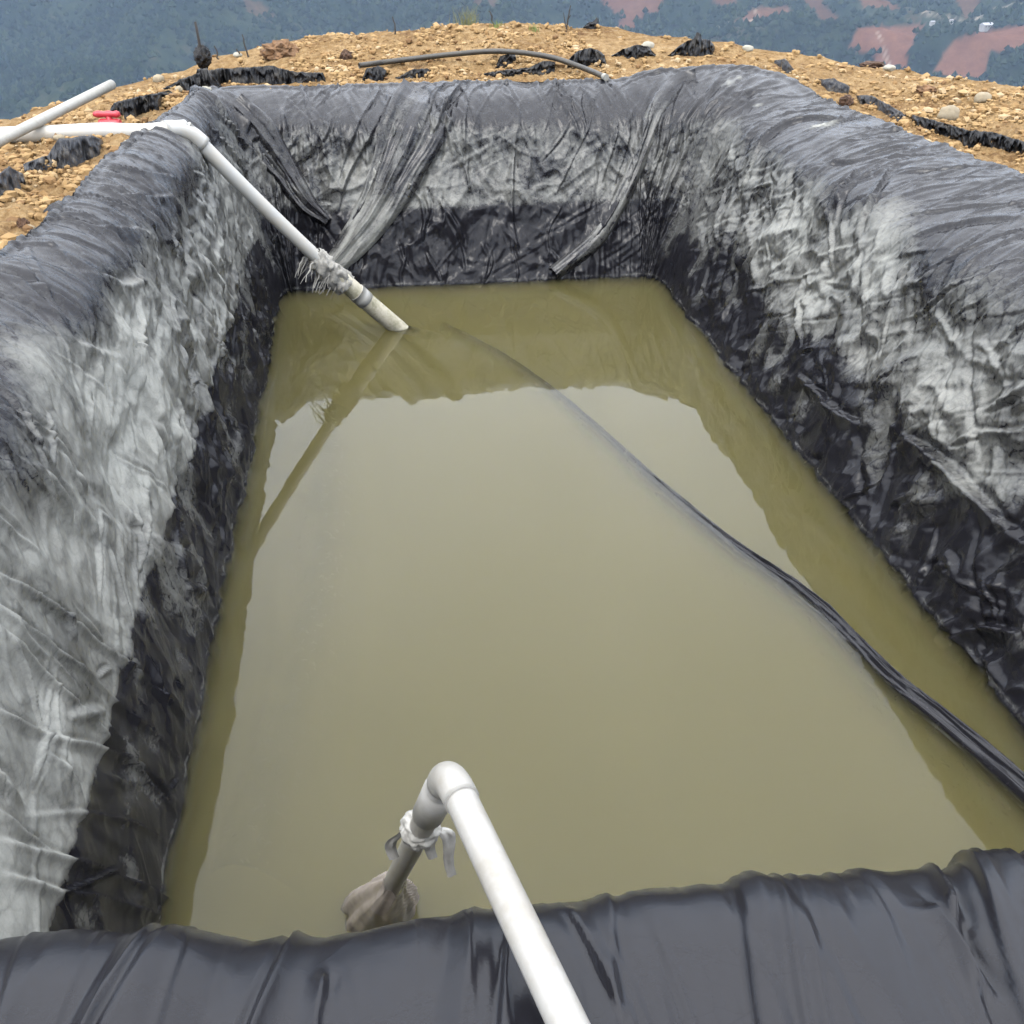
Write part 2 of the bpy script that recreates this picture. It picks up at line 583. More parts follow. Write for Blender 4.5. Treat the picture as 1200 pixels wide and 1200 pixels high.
def side_params(ST):
    x, y, nx, ny = ST.T
    wl = np.clip(-nx, 0, 1) ** 2; wr = np.clip(nx, 0, 1) ** 2
    wf = np.clip(ny, 0, 1) ** 2; wn_ = np.clip(-ny, 0, 1) ** 2
    tn = np.clip((WY1 - y) / (WY1 - WY0), 0, 1)[:, None]
    Lp = np.array(L_far) * (1 - tn) + np.array(L_near) * tn
    P = wl[:, None] * Lp + wr[:, None] * np.array(RIGHTP) + wf[:, None] * np.array(FAR) + wn_[:, None] * np.array(NEAR)
    # the near rim is a little uneven: higher to the right of the pipe
    P[:, 1] += wn_ * (0.05 * sstep(0.15, -0.5, x) - 0.02 * sstep(0.6, 1.4, x) + 0.01 * np.sin(x * 5.3) + 0.01 * np.sin(x * 11.0 + 1))
    P[:, 3] += wn_ * (0.03 * sstep(0.1, -0.5, x) - 0.02 * sstep(0.6, 1.4, x))
    bunch = np.exp(-((x - WX1) ** 2 + (y - WY1) ** 2) / 0.3 ** 2) * np.clip(2 * nx * ny, 0, 1)   # film heaped up at the far right corner
    P[:, 3] += 0.14 * bunch; P[:, 1] += 0.05 * bunch
    k = np.arange(len(x)) * 0
    jit = perlin(x * 0.9 + 3, y * 0.9, k) * 0.05
    P[:, 1] += jit * 0.6 * (1 - wn_)
    P[:, 0] += perlin(x * 0.7 + 9, y * 0.7 + 4, k) * 0.05 * (1 - wn_)
    P[:, 2] += perlin(x * 1.1 + 1, y * 1.1 + 7, k + 0.5) * 0.07
    return P


SP = side_params(ST)

# profile from the pond floor up over the shoulder to the buried outer edge
NV_FLOOR, NV_WALL, NV_LIP, NV_TUCK = 22, 150, 92, 5


def resample(P, n):
    seg = np.linalg.norm(np.diff(P, axis=0), axis=1)
    c = np.concatenate(((0,), np.cumsum(seg)))
    t = np.linspace(0, c[-1], n)
    return np.stack([np.interp(t, c, P[:, q]) for q in range(P.shape[1])], 1)


def build_base(ST, SP):
    nu = len(ST)
    O = []; Z = []
    so, sh, eo, eh = SP.T
    f = np.linspace(0, 1, NV_FLOOR)[:-1]
    for t in f:                                       # floor end -> a little above the water line
        O.append(-0.30 * (1 - t) + 0.0 * so); Z.append(-1.0 + (1.0 - 0.06) * t + 0 * sh)
    for t in np.linspace(0, 1, NV_WALL)[:-1]:
        O.append(so * (t ** 1.0)); Z.append(-0.06 + (sh + 0.06) * t)
    for t in np.linspace(0, 1, NV_LIP)[:-1]:
        sag = 0.05 * np.sin(math.pi * t)
        O.append(so + (eo - so) * t); Z.append(sh + (eh - sh) * t + sag)
    for t in np.linspace(0, 1, NV_TUCK):
        O.append(eo + 0.10 * t); Z.append(eh - 0.16 * t)
    O = np.array(O).T; Z = np.array(Z).T              # (nu, nv)
    nv = O.shape[1]
    # round the shoulder by smoothing along the profile
    def smooth(A, k):
        c = np.cumsum(np.pad(A, ((0, 0), (k + 1, k)), mode='edge'), axis=1)
        return (c[:, 2 * k + 1:] - c[:, :-(2 * k + 1)]) / (2 * k + 1)
    a = NV_FLOOR + 20; e = nv - NV_TUCK - 3
    for A in (O, Z):
        S = smooth(smooth(A, 11), 11)
        w = sstep(a, a + 25, np.arange(nv)) * (1 - sstep(e - 14, e, np.arange(nv)))
        A += (S - A) * w
    X = ST[:, 0:1] + ST[:, 2:3] * O
    Y = ST[:, 1:2] + ST[:, 3:4] * O
    return np.stack((X, Y, Z), -1)


B = build_base(ST, SP)
NV = B.shape[1]


def normals(G):
    du = np.roll(G, -1, 0) - np.roll(G, 1, 0)
    dv = np.empty_like(G)
    dv[:, 1:-1] = G[:, 2:] - G[:, :-2]; dv[:, 0] = G[:, 1] - G[:, 0]; dv[:, -1] = G[:, -1] - G[:, -2]
    n = np.cross(dv, du)
    n /= np.linalg.norm(n, axis=2, keepdims=True) + 1e-9
    return n


NB = normals(B)
cenv = np.array((0.84, 5.4, 1.5))
if np.mean(np.einsum('ijk,ijk->ij', NB[:, NV_FLOOR:NV_FLOOR + 80], cenv - B[:, NV_FLOOR:NV_FLOOR + 80])) < 0:
    NB = -NB
print('liner grid', NU, NV, NU * NV)

# metric coordinates on the sheet
S = np.concatenate(((0,), np.cumsum(np.linalg.norm(np.diff(B[:, NV_FLOOR + NV_WALL], axis=0), axis=1))))[:, None]
Vv = np.concatenate((np.zeros((NU, 1)), np.cumsum(np.linalg.norm(np.diff(B, axis=1), axis=2), axis=1)), axis=1)
Vv = Vv - Vv[:, NV_FLOOR + NV_WALL - 1:NV_FLOOR + NV_WALL]    # 0 at the shoulder, negative down the wall
S2 = np.broadcast_to(S, Vv.shape)
X, Y, Z = B[..., 0], B[..., 1], B[..., 2]
nx, ny = ST[:, 2:3], ST[:, 3:4]
cornerness = np.clip(4 * (nx * ny) ** 2, 0, 1)
near_w = np.clip(-ny, 0, 1) ** 2 + 0 * Z
far_w = np.clip(ny, 0, 1) ** 2 + 0 * Z
left_w = np.clip(-nx, 0, 1) ** 2 + 0 * Z
right_w = np.clip(nx, 0, 1) ** 2 + 0 * Z
dfl = np.minimum(np.hypot(X - WX0, Y - WY1), 5)
dfr = np.minimum(np.hypot(X - WX1, Y - WY1), 5)
corner_zone = np.maximum(np.exp(-(dfl / 0.75) ** 2), np.exp(-(dfr / 0.75) ** 2))
under = 1 - sstep(-0.35, -0.05, Z)

wall_w = sstep(-0.2, 0.1, Z) * (1 - sstep(-0.28, 0.10, Vv))   # the wall proper
lip_w = sstep(-0.3, 0.05, Vv)
edge_fade = 1 - sstep(0.0, 1.0, (np.arange(NV)[None, :] - (NV - NV_TUCK - 6)) / 6.0) * 0.6

def facets(c, seed, lo, hi, amp):
    r_ = np.random.default_rng(seed)
    kn = [-3.0]
    while kn[-1] < 40: kn.append(kn[-1] + r_.uniform(lo, hi) * (0.35 if r_.random() < 0.35 else 1))
    kn = np.array(kn); hh = r_.uniform(-1, 1, len(kn)) * amp
    return np.interp(c, kn, hh)


def pleat_table(c, seed, lo, hi, w0, w1, h0, h1):
    # sharp lapped pleats at irregular distances
    r_ = np.random.default_rng(seed)
    xs_t = np.arange(-3, 42, 0.0015); tab = np.zeros_like(xs_t)
    p_ = -3.0
    while p_ < 41:
        p_ += r_.uniform(lo, hi) * (0.3 if r_.random() < 0.3 else 1.0)
        w_ = r_.uniform(w0, w1); h_ = r_.uniform(h0, h1); f_ = 1 if r_.random() < 0.5 else -1
        a_, e_ = np.searchsorted(xs_t, (p_ - 4 * w_, p_ + 4 * w_))
        q_ = (xs_t[a_:e_] - p_) / w_ * f_
        tab[a_:e_] += h_ * np.where(q_ < 0, np.clip(1 + q_ / 3.0, 0, 1) ** 1.5, np.clip(1 - q_ / 0.7, 0, 1)) - 0.25 * h_ * np.exp(-((q_ - 1.3) / 0.5) ** 2)
    return np.interp(c, xs_t, tab)


D = np.zeros_like(Z, dtype=np.float32)
wx = X + 0.10 * perlin(X * 3, Y * 3, Z * 3); wy = Y + 0.10 * perlin(X * 3 + 9, Y * 3, Z * 3); wz = Z + 0.10 * perlin(X * 3, Y * 3 + 9, Z * 3)
# ground bumps under the film on the side walls
side_rough = (left_w * (0.22 + 0.66 * sstep(2.6, 4.8, Y)) + right_w) * (1 - corner_zone) + far_w * 0.35
side_rough = np.clip(side_rough + cornerness * 0.2, 0, 1)
D += wall_w * side_rough * (0.050 * perlin(wx * 2.4, wy * 2.4, wz * 2.6)
                            + 0.026 * (ridged(wx * 5.0, wy * 5.0, wz * 4.4) - 0.5)
                            + 0.012 * perlin(wx * 9.5, wy * 9.5, wz * 8.5)
                            + 0.005 * (ridged(wx * 17, wy * 17, wz * 13) - 0.5))
# crumpled film: straight creases in many directions, flat facets between them
for q in range(9):
    th = rng.uniform(0.15, 2.99) if q < 6 else rng.uniform(1.2, 1.9)
    cq = S2 * math.sin(th) + Vv * math.cos(th) + 0.03 * perlin(S2 * 2 + q, Vv * 2, 0 * S2 + q) + 5
    lo_, hi_, am_ = ((0.05, 0.22, 0.020), (0.03, 0.12, 0.013), (0.015, 0.06, 0.0065))[q % 3]
    msk = np.clip(0.45 + 1.3 * perlin(S2 * 1.7 + 7 * q, Vv * 1.7, 0 * S2 + 3 * q), 0, 1.2)
    D += ((wall_w + 0.30 * lip_w * (1 - near_w)) * (1 - under) * np.clip(side_rough + 0.25 * far_w + 0.1, 0, 1) * msk * facets(cq, 100 + q, lo_, hi_, am_)).astype(np.float32)
# gentle large billows everywhere
D += (1 - under) * 0.022 * fbm(X * 1.5, Y * 1.5, Z * 1.5, 2)
D += far_w * wall_w * (0.022 * (ridged(wx * 3.1 + 2, wy * 3, wz * 3.4) - .5) + 0.012 * (ridged(wx * 7 + wz * 2, wy * 7, wz * 5) - .5))

# pleats that run from the soil edge over the shoulder and down
SX = S2 + 0.30 * Vv * perlin(S2 * 0.8, 0 * S2 + 2.2, 0 * S2) + 0.05 * perlin(S2 * 2.2, Vv * 1.5, 0 * S2)
pl_amp = (0.25 + 0.75 * lip_w) * (1 - 0.8 * sstep(0.15, 0.7, -Vv) * (1 - corner_zone)) * (1 - under)
mod = np.clip(0.45 + 1.1 * perlin(S2 * 0.9, Vv * 0.8, 0 * S2 + 7), 0.08, 1.3)
pleat = (0.016 * (ridged(SX * 4.2, Vv * 0.55, 0 * S2 + 3, 2.2) - 0.3)
         + 0.006 * (ridged(SX * 9.5, Vv * 0.9, 0 * S2 + 5, 2.0) - 0.3)
         + 0.002 * (ridged(SX * 21, Vv * 2.2, 0 * S2 + 8, 1.6) - 0.3))
D += (1 - near_w) * pl_amp * mod * pleat * (1 + 1.1 * corner_zone + 0.9 * far_w * lip_w)
# gathered corner folds hanging to the water
D += corner_zone * (1 - under) * (0.045 * (ridged(SX * 5.5 + 1.3, Vv * 0.35, 0 * S2, 1.6) - 0.4) + 0.02 * (ridged(SX * 12, Vv * 0.5, 0 * S2 + 4, 1.6) - 0.4))
# near rim: taut film, flat facets between straight creases that fan out from the edge
fanA = X + (1.62 - Y) * (0.10 + 0.42 * sstep(0.0, 1.6, X)) + 0.012 * np.sin(Y * 9)
fanB = X + (1.62 - Y) * (-0.18 + 0.75 * sstep(0.1, 1.4, X))
near_f = facets(fanA, 3, 0.05, 0.20, 0.017) * (1 + 0.4 * sstep(0.6, 1.2, X)) + facets(fanB, 8, 0.09, 0.35, 0.010) * (0.6 + 0.4 * np.sin(Y * 6)) + facets(fanA * 0.9 + 0.3 * (Y - 1.2), 15, 0.02, 0.09, 0.0036) + pleat_table(fanA * 1.0 + 0.15 * (Y - 1.2), 61, 0.02, 0.11, 0.003, 0.008, 0.0012, 0.004) * np.clip(0.4 + 1.2 * perlin(X * 3, Y * 4, 0 * Z + 12), 0, 1.2)
near_f = near_f + pleat_table(fanA, 41, 0.07, 0.34, 0.010, 0.024, 0.006, 0.017) * np.clip(0.75 + 0.9 * perlin(X * 1.3, Y * 2.5, 0 * Z + 3), 0.1, 1.3)
near_f = near_f + pleat_table(fanB, 47, 0.10, 0.5, 0.006, 0.014, 0.003, 0.008) * np.clip(0.4 + 1.4 * perlin(X * 2.0, Y * 3.0, 0 * Z + 9), 0.0, 1.2)
D += near_w * (1 - under) * (near_f + 0.012 * perlin(X * 2.0, Y * 2.0, 0 * Z) + 0.0008 * fbm(X * 16, Y * 16, 0 * Z, 2))
lp_mask = np.clip(0.65 + 0.9 * perlin(S2 * 1.1, Vv * 1.3, 0 * S2 + 14), 0.05, 1.3)
lip_p = pleat_table(SX + 0.25 * Vv, 51, 0.05, 0.26, 0.008, 0.024, 0.006, 0.018) * lp_mask
lip_p = lip_p + pleat_table(SX - 0.45 * Vv + 1, 57, 0.06, 0.34, 0.006, 0.018, 0.004, 0.013) * np.clip(0.4 + 1.2 * perlin(S2 * 1.5 + 5, Vv * 1.6, 0 * S2 + 19), 0, 1.2)
D += ((1 - near_w) * np.clip(lip_w + 0.35 * sstep(-0.7, -0.1, Vv), 0, 1) * (1 - under) * (1 + 0.5 * far_w) * lip_p).astype(np.float32)
fine = facets(SX, 21, 0.02, 0.10, 0.004) + facets(SX + 0.35 * Vv, 25, 0.03, 0.16, 0.005)
D += (1 - near_w) * lip_w * (1 - under) * (1 + 0.9 * far_w) * fine * np.clip(0.6 + 0.9 * perlin(S2 * 1.6, Vv * 1.2, 0 * S2 + 4), 0.1, 1.3)

# ------------------------------------------------------------------ folds read off the photograph, laid on the sheet
cu, cv = 7, 4
iu = np.arange(0, NU, cu); iv = np.arange(0, NV, cv)
CB = B[np.ix_(iu, iv)]
cf = grid_faces(len(iu), len(iv), True)
bvh_liner = BVHTree.FromPolygons([tuple(p) for p in CB.reshape(-1, 3)], [tuple(int(q) for q in f) for f in cf])


def hit(px, py, bvh):
    d = ray(px, py)
    loc, n, i, dist = bvh.ray_cast(Vector(CAM), Vector(d), 9000)
    return None if loc is None else np.array(loc)


def smooth_line(P, step=0.03):
    P = np.asarray(P, float)
    if len(P) > 2:
        Q = []
        E = np.vstack((2 * P[0] - P[1], P, 2 * P[-1] - P[-2]))
        for i in range(1, len(E) - 2):
            for t in np.linspace(0, 1, 8, endpoint=False):
                a, b_, c, d = E[i - 1], E[i], E[i + 1], E[i + 2]
                Q.append(0.5 * ((2 * b_) + (-a + c) * t + (2 * a - 5 * b_ + 4 * c - d) * t * t + (-a + 3 * b_ - 3 * c + d) * t ** 3))
        Q.append(E[-2]); P = np.array(Q)
    L = np.linalg.norm(np.diff(P, axis=0), axis=1).sum()
    return resample(P, max(3, int(L / step)))


def add_fold(pix, width, height, groove=0.6, taper=True, flip=1):
    P = [hit(x, y, bvh_liner) for x, y in pix]
    P = [p for p in P if p is not None]
    if len(P) < 2: return
    P = smooth_line(P, 0.04)
    lo = P.min(0) - 3 * width - 0.05; hi = P.max(0) + 3 * width + 0.05
    m = np.all((B > lo) & (B < hi), axis=2)
    ii, jj = np.nonzero(m)
    if len(ii) == 0: return
    Q = B[ii, jj]; NQ = NB[ii, jj]
    best = np.full(len(Q), 9.0); side = np.zeros(len(Q)); par = np.zeros(len(Q))
    n = len(P) - 1
    for k in range(n):
        a = P[k]; ab = P[k + 1] - a
        l2 = ab @ ab
        t = np.clip(((Q - a) @ ab) / l2, 0, 1)
        r = Q - a - t[:, None] * ab
        d = np.linalg.norm(r, axis=1)
        b_ = d < best
        best[b_] = d[b_]
        side[b_] = np.sign(np.einsum('ij,ij->i', np.cross(NQ[b_], np.broadcast_to(ab, Q[b_].shape)), r[b_]))
        par[b_] = (k + t[b_]) / n
    q = best * side / width
    tp = np.sin(np.clip(par, 0, 1) * math.pi) ** 0.5 if taper else np.minimum(1, np.minimum(par, 1 - par) * 12 + 0.15)
    wob = 1 + 0.2 * perlin(par * 6 + pix[0][0], par * 0, par * 0)
    q = q * flip
    prof = np.where(q < 0, np.clip(1 + q / 2.2, 0, 1) ** 1.6, np.clip(1 - q / 0.45, 0, 1)) * height - 0.35 * groove * height * np.exp(-((q - 0.8) / 0.5) ** 2)
    D[ii, jj] += (prof * tp * wob).astype(np.float32)


FOLDS = [
    # drape bundle in the left half of the far wall
    ([(545, 97), (512, 150), (485, 215), (440, 262), (395, 306)], 0.06, 0.085, 0.7),
    ([(525, 97), (490, 160), (462, 222), (420, 270)], 0.045, 0.06, 0.7),
    ([(500, 100), (462, 160), (432, 225), (404, 285)], 0.04, 0.055, 0.7),
    ([(470, 104), (432, 165), (408, 205), (395, 250)], 0.04, 0.05, 0.7),
    ([(448, 104), (415, 160), (395, 215)], 0.03, 0.04, 0.6),
    # swooping ribbon on the right half
    ([(838, 76), (795, 96), (770, 130), (755, 165), (735, 215), (700, 275), (645, 320)], 0.05, 0.08, 0.7),
    ([(815, 80), (780, 105), (757, 150), (742, 190)], 0.03, 0.04, 0.6),
    ([(600, 95), (606, 150), (600, 238), (608, 300)], 0.03, 0.04, 0.7),
    ([(628, 100), (627, 160), (640, 205)], 0.025, 0.03, 0.6),
    ([(552, 110), (545, 150), (550, 220)], 0.02, 0.025, 0.6),
    ([(512, 135), (540, 180), (556, 235)], 0.025, 0.035, 0.7),
    ([(520, 250), (540, 290), (545, 320)], 0.03, 0.03, 0.7),
    ([(700, 100), (690, 150), (650, 230)], 0.02, 0.02, 0.6),
    ([(720, 110), (722, 160), (705, 215)], 0.02, 0.025, 0.6),
    ([(735, 105), (737, 160), (718, 225)], 0.02, 0.025, 0.6),
    ([(800, 110), (775, 180), (755, 240)], 0.02, 0.03, 0.6),
    # swags hanging in the far left corner
    ([(252, 112), (292, 152), (330, 202), (352, 235), (388, 240)], 0.035, 0.055, 0.7),
    ([(264, 110), (312, 160), (346, 225), (372, 272)], 0.03, 0.045, 0.7),
    ([(240, 125), (282, 165), (312, 215), (325, 300)], 0.03, 0.045, 0.7),
    ([(232, 140), (268, 180), (298, 235), (318, 310)], 0.03, 0.04, 0.7),
    ([(335, 112), (375, 158), (386, 200), (404, 225)], 0.025, 0.035, 0.7),
    ([(352, 110), (385, 150), (392, 185)], 0.02, 0.025, 0.6),
    ([(395, 108), (398, 150), (405, 185)], 0.02, 0.025, 0.6),
    # right wall
    ([(990, 137), (930, 142), (888, 175), (872, 222), (860, 240)], 0.05, 0.045, 1.1),
    ([(1006, 198), (986, 240), (976, 285)], 0.03, 0.028, 1.0),
    ([(1046, 198), (1020, 245), (1004, 280)], 0.03, 0.028, 1.0),
    ([(1200, 255), (1120, 262), (1060, 285)], 0.05, 0.025, 0.8),
    ([(1060, 510), (1100, 540), (1150, 590), (1200, 640)], 0.05, 0.06, 0.9),
    ([(940, 440), (980, 480), (1010, 500)], 0.04, 0.05, 0.8),
    ([(1110, 750), (1150, 735), (1200, 745)], 0.04, 0.05, 0.8),
    ([(1140, 505), (1180, 507), (1200, 506)], 0.03, 0.035, 1.0),
    # left wall, diagonal folds close to the camera
    ([(0, 668), (60, 706), (145, 772), (216, 850)], 0.018, 0.022, 0.8, False),
    ([(0, 705), (78, 770), (130, 812), (212, 895)], 0.016, 0.02, 0.8, False),
    ([(0, 730), (60, 790), (122, 856), (205, 950)], 0.016, 0.018, 0.8, False),
    ([(0, 828), (60, 862), (105, 872), (160, 892), (205, 936)], 0.018, 0.022, 0.8, False),
    ([(30, 955), (90, 952), (150, 962), (200, 985)], 0.012, 0.012, 0.7),
    ([(0, 985), (80, 1008), (165, 1036), (205, 1060)], 0.020, 0.020, 0.9, False),
    ([(0, 1025), (70, 1044), (120, 1054), (190, 1075)], 0.018, 0.018, 0.9, False),
    ([(0, 950), (50, 990), (90, 1010)], 0.016, 0.02, 0.7),
    ([(212, 560), (208, 640), (222, 720)], 0.025, 0.03, 0.7),
    ([(165, 560), (172, 620), (166, 690)], 0.02, 0.022, 0.7),
    # left lip
    ([(0, 322), (60, 368), (90, 405), (140, 420)], 0.05, 0.022, 0.7),
    ([(30, 278), (90, 310), (140, 335), (165, 330)], 0.05, 0.032, 0.8),
    ([(60, 252), (120, 270), (175, 275)], 0.04, 0.022, 0.8),
    ([(100, 218), (150, 230), (200, 232)], 0.03, 0.018, 0.8),
    ([(125, 198), (170, 205), (205, 210)], 0.03, 0.018, 0.8),
    ([(0, 300), (50, 345), (80, 385)], 0.03, 0.018, 0.8),
    ([(95, 296), (145, 335), (160, 385)], 0.03, 0.018, 0.8),
    ([(0, 420), (40, 440), (60, 480)], 0.03, 0.018, 0.8),
    ([(130, 250), (165, 285), (180, 330)], 0.03, 0.016, 0.8),
    # near rim creases
    ([(1040, 1012), (1090, 1070), (1160, 1170)], 0.03, 0.026, 0.9, False),
    ([(1060, 1008), (1120, 1070), (1210, 1160)], 0.026, 0.024, 0.9, False),
    ([(662, 1066), (700, 1125), (738, 1210)], 0.02, 0.012, 0.6, False, -1),
    ([(388, 1076), (380, 1130), (368, 1210)], 0.02, 0.012, 0.6, False),
]
for f in FOLDS:
    add_fold(*f)


def sv_fold(s0, v0, s1, v1, w, h, groove, ph):
    lo, hi = min(s0, s1) - 3 * w - 0.06, max(s0, s1) + 3 * w + 0.06
    i0, i1 = np.searchsorted(S[:, 0], (lo, hi))
    if i1 - i0 < 3: return
    Vs = Vv[i0:i1]
    Ss = S2[i0:i1] + 0.05 * np.sin(Vs * 5 + ph) + 0.02 * np.sin(Vs * 13 + 2 * ph)
    ab = np.array((s1 - s0, v1 - v0)); l2 = ab @ ab
    t = ((Ss - s0) * ab[0] + (Vs - v0) * ab[1]) / l2
    q = ((Ss - s0) * ab[1] - (Vs - v0) * ab[0]) / math.sqrt(l2)
    tc = np.clip(t, 0, 1)
    tp = np.sin(math.pi * tc) ** 0.6
    q = q / (w * (0.5 + tp))
    prof = np.clip(1 - np.abs(q), 0, 1) ** 1.3 - groove * np.exp(-((q - 1.2) / 0.5) ** 2)
    D[i0:i1] += (h * prof * tp * (1 - under[i0:i1]) * (1 - near_w[i0:i1])).astype(np.float32)


Smax = float(S[-1, 0])
for q in range(330):                                   # creases across the rim
    s0 = rng.uniform(0, Smax); L_ = rng.uniform(0.25, 0.95); v0 = rng.uniform(-0.45, 0.75)
    sv_fold(s0, v0, s0 + L_ * rng.normal(0.12, 0.35), v0 + L_, rng.uniform(0.009, 0.03), rng.uniform(0.005, 0.017), rng.uniform(0.3, 0.9), rng.uniform(0, 6))
for q in range(420):                                   # short crumples on the walls
    s0 = rng.uniform(0, Smax); L_ = rng.uniform(0.10, 0.45); v0 = rng.uniform(-1.5, -0.1); a_ = rng.normal(1.45, 0.65)
    on_far = 8.4 < s0 < 12.6
    if on_far:
        a_ = rng.normal(1.6, 0.22); L_ *= 1.3
    sv_fold(s0, v0, s0 + L_ * math.cos(a_), v0 + L_ * math.sin(a_), rng.uniform(0.008, 0.026), rng.uniform(0.007, 0.024), rng.uniform(0.3, 0.9), rng.uniform(0, 6))

G = B + NB * D[..., None]
# dust: lies on the walls above the old water mark, thickest on faces that look upwards
NG = normals(G)
if np.mean(NG[:, NV - 30, 2]) < 0: NG = -NG
upn = NG[..., 2]
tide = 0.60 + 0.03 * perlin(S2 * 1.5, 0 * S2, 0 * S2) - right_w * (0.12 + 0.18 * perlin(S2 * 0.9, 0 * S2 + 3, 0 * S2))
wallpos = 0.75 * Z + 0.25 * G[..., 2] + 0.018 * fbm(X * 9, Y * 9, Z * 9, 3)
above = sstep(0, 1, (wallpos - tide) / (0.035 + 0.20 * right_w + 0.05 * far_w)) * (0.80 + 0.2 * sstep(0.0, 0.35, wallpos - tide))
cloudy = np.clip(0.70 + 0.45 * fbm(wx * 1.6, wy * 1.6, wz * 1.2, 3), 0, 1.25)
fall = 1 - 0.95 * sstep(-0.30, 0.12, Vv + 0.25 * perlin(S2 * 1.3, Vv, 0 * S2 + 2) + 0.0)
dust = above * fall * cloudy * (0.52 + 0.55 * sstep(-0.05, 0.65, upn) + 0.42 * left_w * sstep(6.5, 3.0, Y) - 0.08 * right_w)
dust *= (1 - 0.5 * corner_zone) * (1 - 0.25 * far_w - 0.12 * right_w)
dust += 0.10 * np.exp(-((Z - 0.018) / 0.012) ** 2) * np.clip(0.6 + perlin(S2 * 6, 0 * S2, 0 * S2 + 2), 0, 1.5) * 2.5
dust += (1 - above) * (0.24 - 0.18 * far_w) * sstep(-0.2, 0.7, fbm(wx * 4, wy * 4, wz * 3, 3)) * sstep(0.0, 0.25, Z)
dust += lip_w * 0.02 * (1 - near_w)
dust = dust * (1 - near_w * 0.97)
for x_, y_, r_, k_ in ((968, 146, 0.07, 0.8), (958, 147, 0.05, 0.7), (855, 98, 0.05, 0.5), (866, 92, 0.03, 0.5), (888, 122, 0.03, 0.5)):
    h_ = hit(x_, y_, bvh_liner)
    if h_ is not None:
        dust = dust + k_ * np.exp(-(np.linalg.norm(B - h_, axis=2) / r_) ** 2 * (1 + 0.8 * perlin(X * 30, Y * 30, Z * 30)))
dust = np.clip(dust, 0, 0.9)
sheen = np.clip((1 - above) * 0.9 + near_w * 0.8, 0, 1)

me = np_mesh('pond_liner', G.reshape(-1, 3), grid_faces(NU, NV, True))
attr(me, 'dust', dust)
attr(me, 'sheen', sheen)
attr(me, 'spec_cut', np.clip((1 - above) * (1 - near_w) + 0.5 * near_w + 0.4 * lip_w * (1 - near_w), 0, 1))
attr(me, 'crumple', np.clip(wall_w * (0.35 + 0.65 * side_rough) + 0.10 * lip_w * (1 - near_w), 0, 1))
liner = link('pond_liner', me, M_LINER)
tag(liner, 'creased black plastic film lining the walls and rim of the rectangular pond, dusted grey', 'pond liner')

# floor of the pond joins the walls
fl = G[::12, 0]
nf = len(fl)
floor = bpy.data.meshes.new('liner_floor')
floor.from_pydata([tuple(p) for p in fl], [], [list(range(nf))])
link('liner_floor', floor, M_LINER, liner)

# ------------------------------------------------------------------ ground round the pond
GS = ST[::5]
GP = SP[::5]
ng = len(GS)
CREST = [(-700, 320), (-300, 235), (0, 150), (60, 131), (100, 118), (180, 97), (235, 80), (300, 60), (330, 51), (400, 43), (480, 36), (560, 29),
         (640, 32), (700, 36), (760, 42), (830, 52), (900, 63), (960, 74), (1000, 80), (1100, 90), (1200, 104), (1500, 150), (2000, 200)]
caz, cel = [], []
for x, y in CREST:
    d = ray(x, y)
    caz.append(math.atan2(d[0], d[1])); cel.append(-d[2] / math.hypot(d[0], d[1]))


def ground_o_crest(nx, ny):
    wl = np.clip(-nx, 0, 1) ** 2; wr = np.clip(nx, 0, 1) ** 2; wf = np.clip(ny, 0, 1) ** 2; wn_ = np.clip(-ny, 0, 1) ** 2
    return wl * 1.5 + wr * 2.2 + wf * 2.6 + wn_ * 7.0


co_ = ground_o_crest(GS[:, 2], GS[:, 3])
edge_o = GP[:, 2] - 0.03
PC = GS[:, :2] + GS[:, 2:4] * (edge_o + co_)[:, None]
az = np.arctan2(PC[:, 0], PC[:, 1])
dist = np.hypot(PC[:, 0], PC[:, 1])
tanel = np.interp(az, caz, cel)
frontw = sstep(R(75), R(55), np.abs(az)) * sstep(0.5, 2.5, PC[:, 1])
zc = np.where(True, 3 - dist * tanel, 0) * frontw + (GP[:, 3] + 0.05) * (1 - frontw)
zc = np.clip(zc, 1.2, 2.15)
zr = GP[:, 3] - 0.05
NR = 190
ro = np.concatenate((np.linspace(-1.0, 0, 8)[:-1], np.linspace(0, 1, 110)[:-1], 1 + (np.linspace(0, 1, NR - 117 + 1) ** 3.0) * 22))
NRr = len(ro)
t = ro[None, :]
tuck = np.clip(0.5 * (GP[:, 2] - GP[:, 0]), 0.05, 0.25)[:, None]
off = np.where(t < 0, edge_o[:, None] + t * tuck, edge_o[:, None] + t * co_[:, None])
gx = GS[:, 0:1] + GS[:, 2:3] * off
gy = GS[:, 1:2] + GS[:, 3:4] * off
tt = np.clip(t, 0, 1)
ease = tt * tt * (3 - 2 * tt)
gz = zr[:, None] * (1 - ease) + zc[:, None] * ease
beyond = np.clip(off - (edge_o + co_)[:, None], 0, None)
gz = gz - 0.62 * (np.sqrt(beyond ** 2 + 0.5) - math.sqrt(0.5))
gz = gz - np.clip(-t, 0, 1) * 0.22                      # tucked below the film edge
amp = sstep(0, 0.12, t) * (1 - 0.75 * np.clip(-GS[:, 3:4], 0, 1))
lump = 0.065 * fbm(gx * 1.1, gy * 1.1, gx * 0, 3) + 0.034 * fbm(gx * 5, gy * 5, gx * 0 + 2, 3) + 0.020 * perlin(gx * 14, gy * 14, gx * 0) + 0.012 * np.abs(perlin(gx * 27, gy * 27, gx * 0 + 3))
gz = gz + lump * amp
GG = np.stack((gx, gy, gz), -1)
me = np_mesh('ground', GG.reshape(-1, 3), grid_faces(ng, NRr, True))
ground = tag(link('ground', me, M_SOIL), kind='structure')
gf = grid_faces(ng, NRr, True)
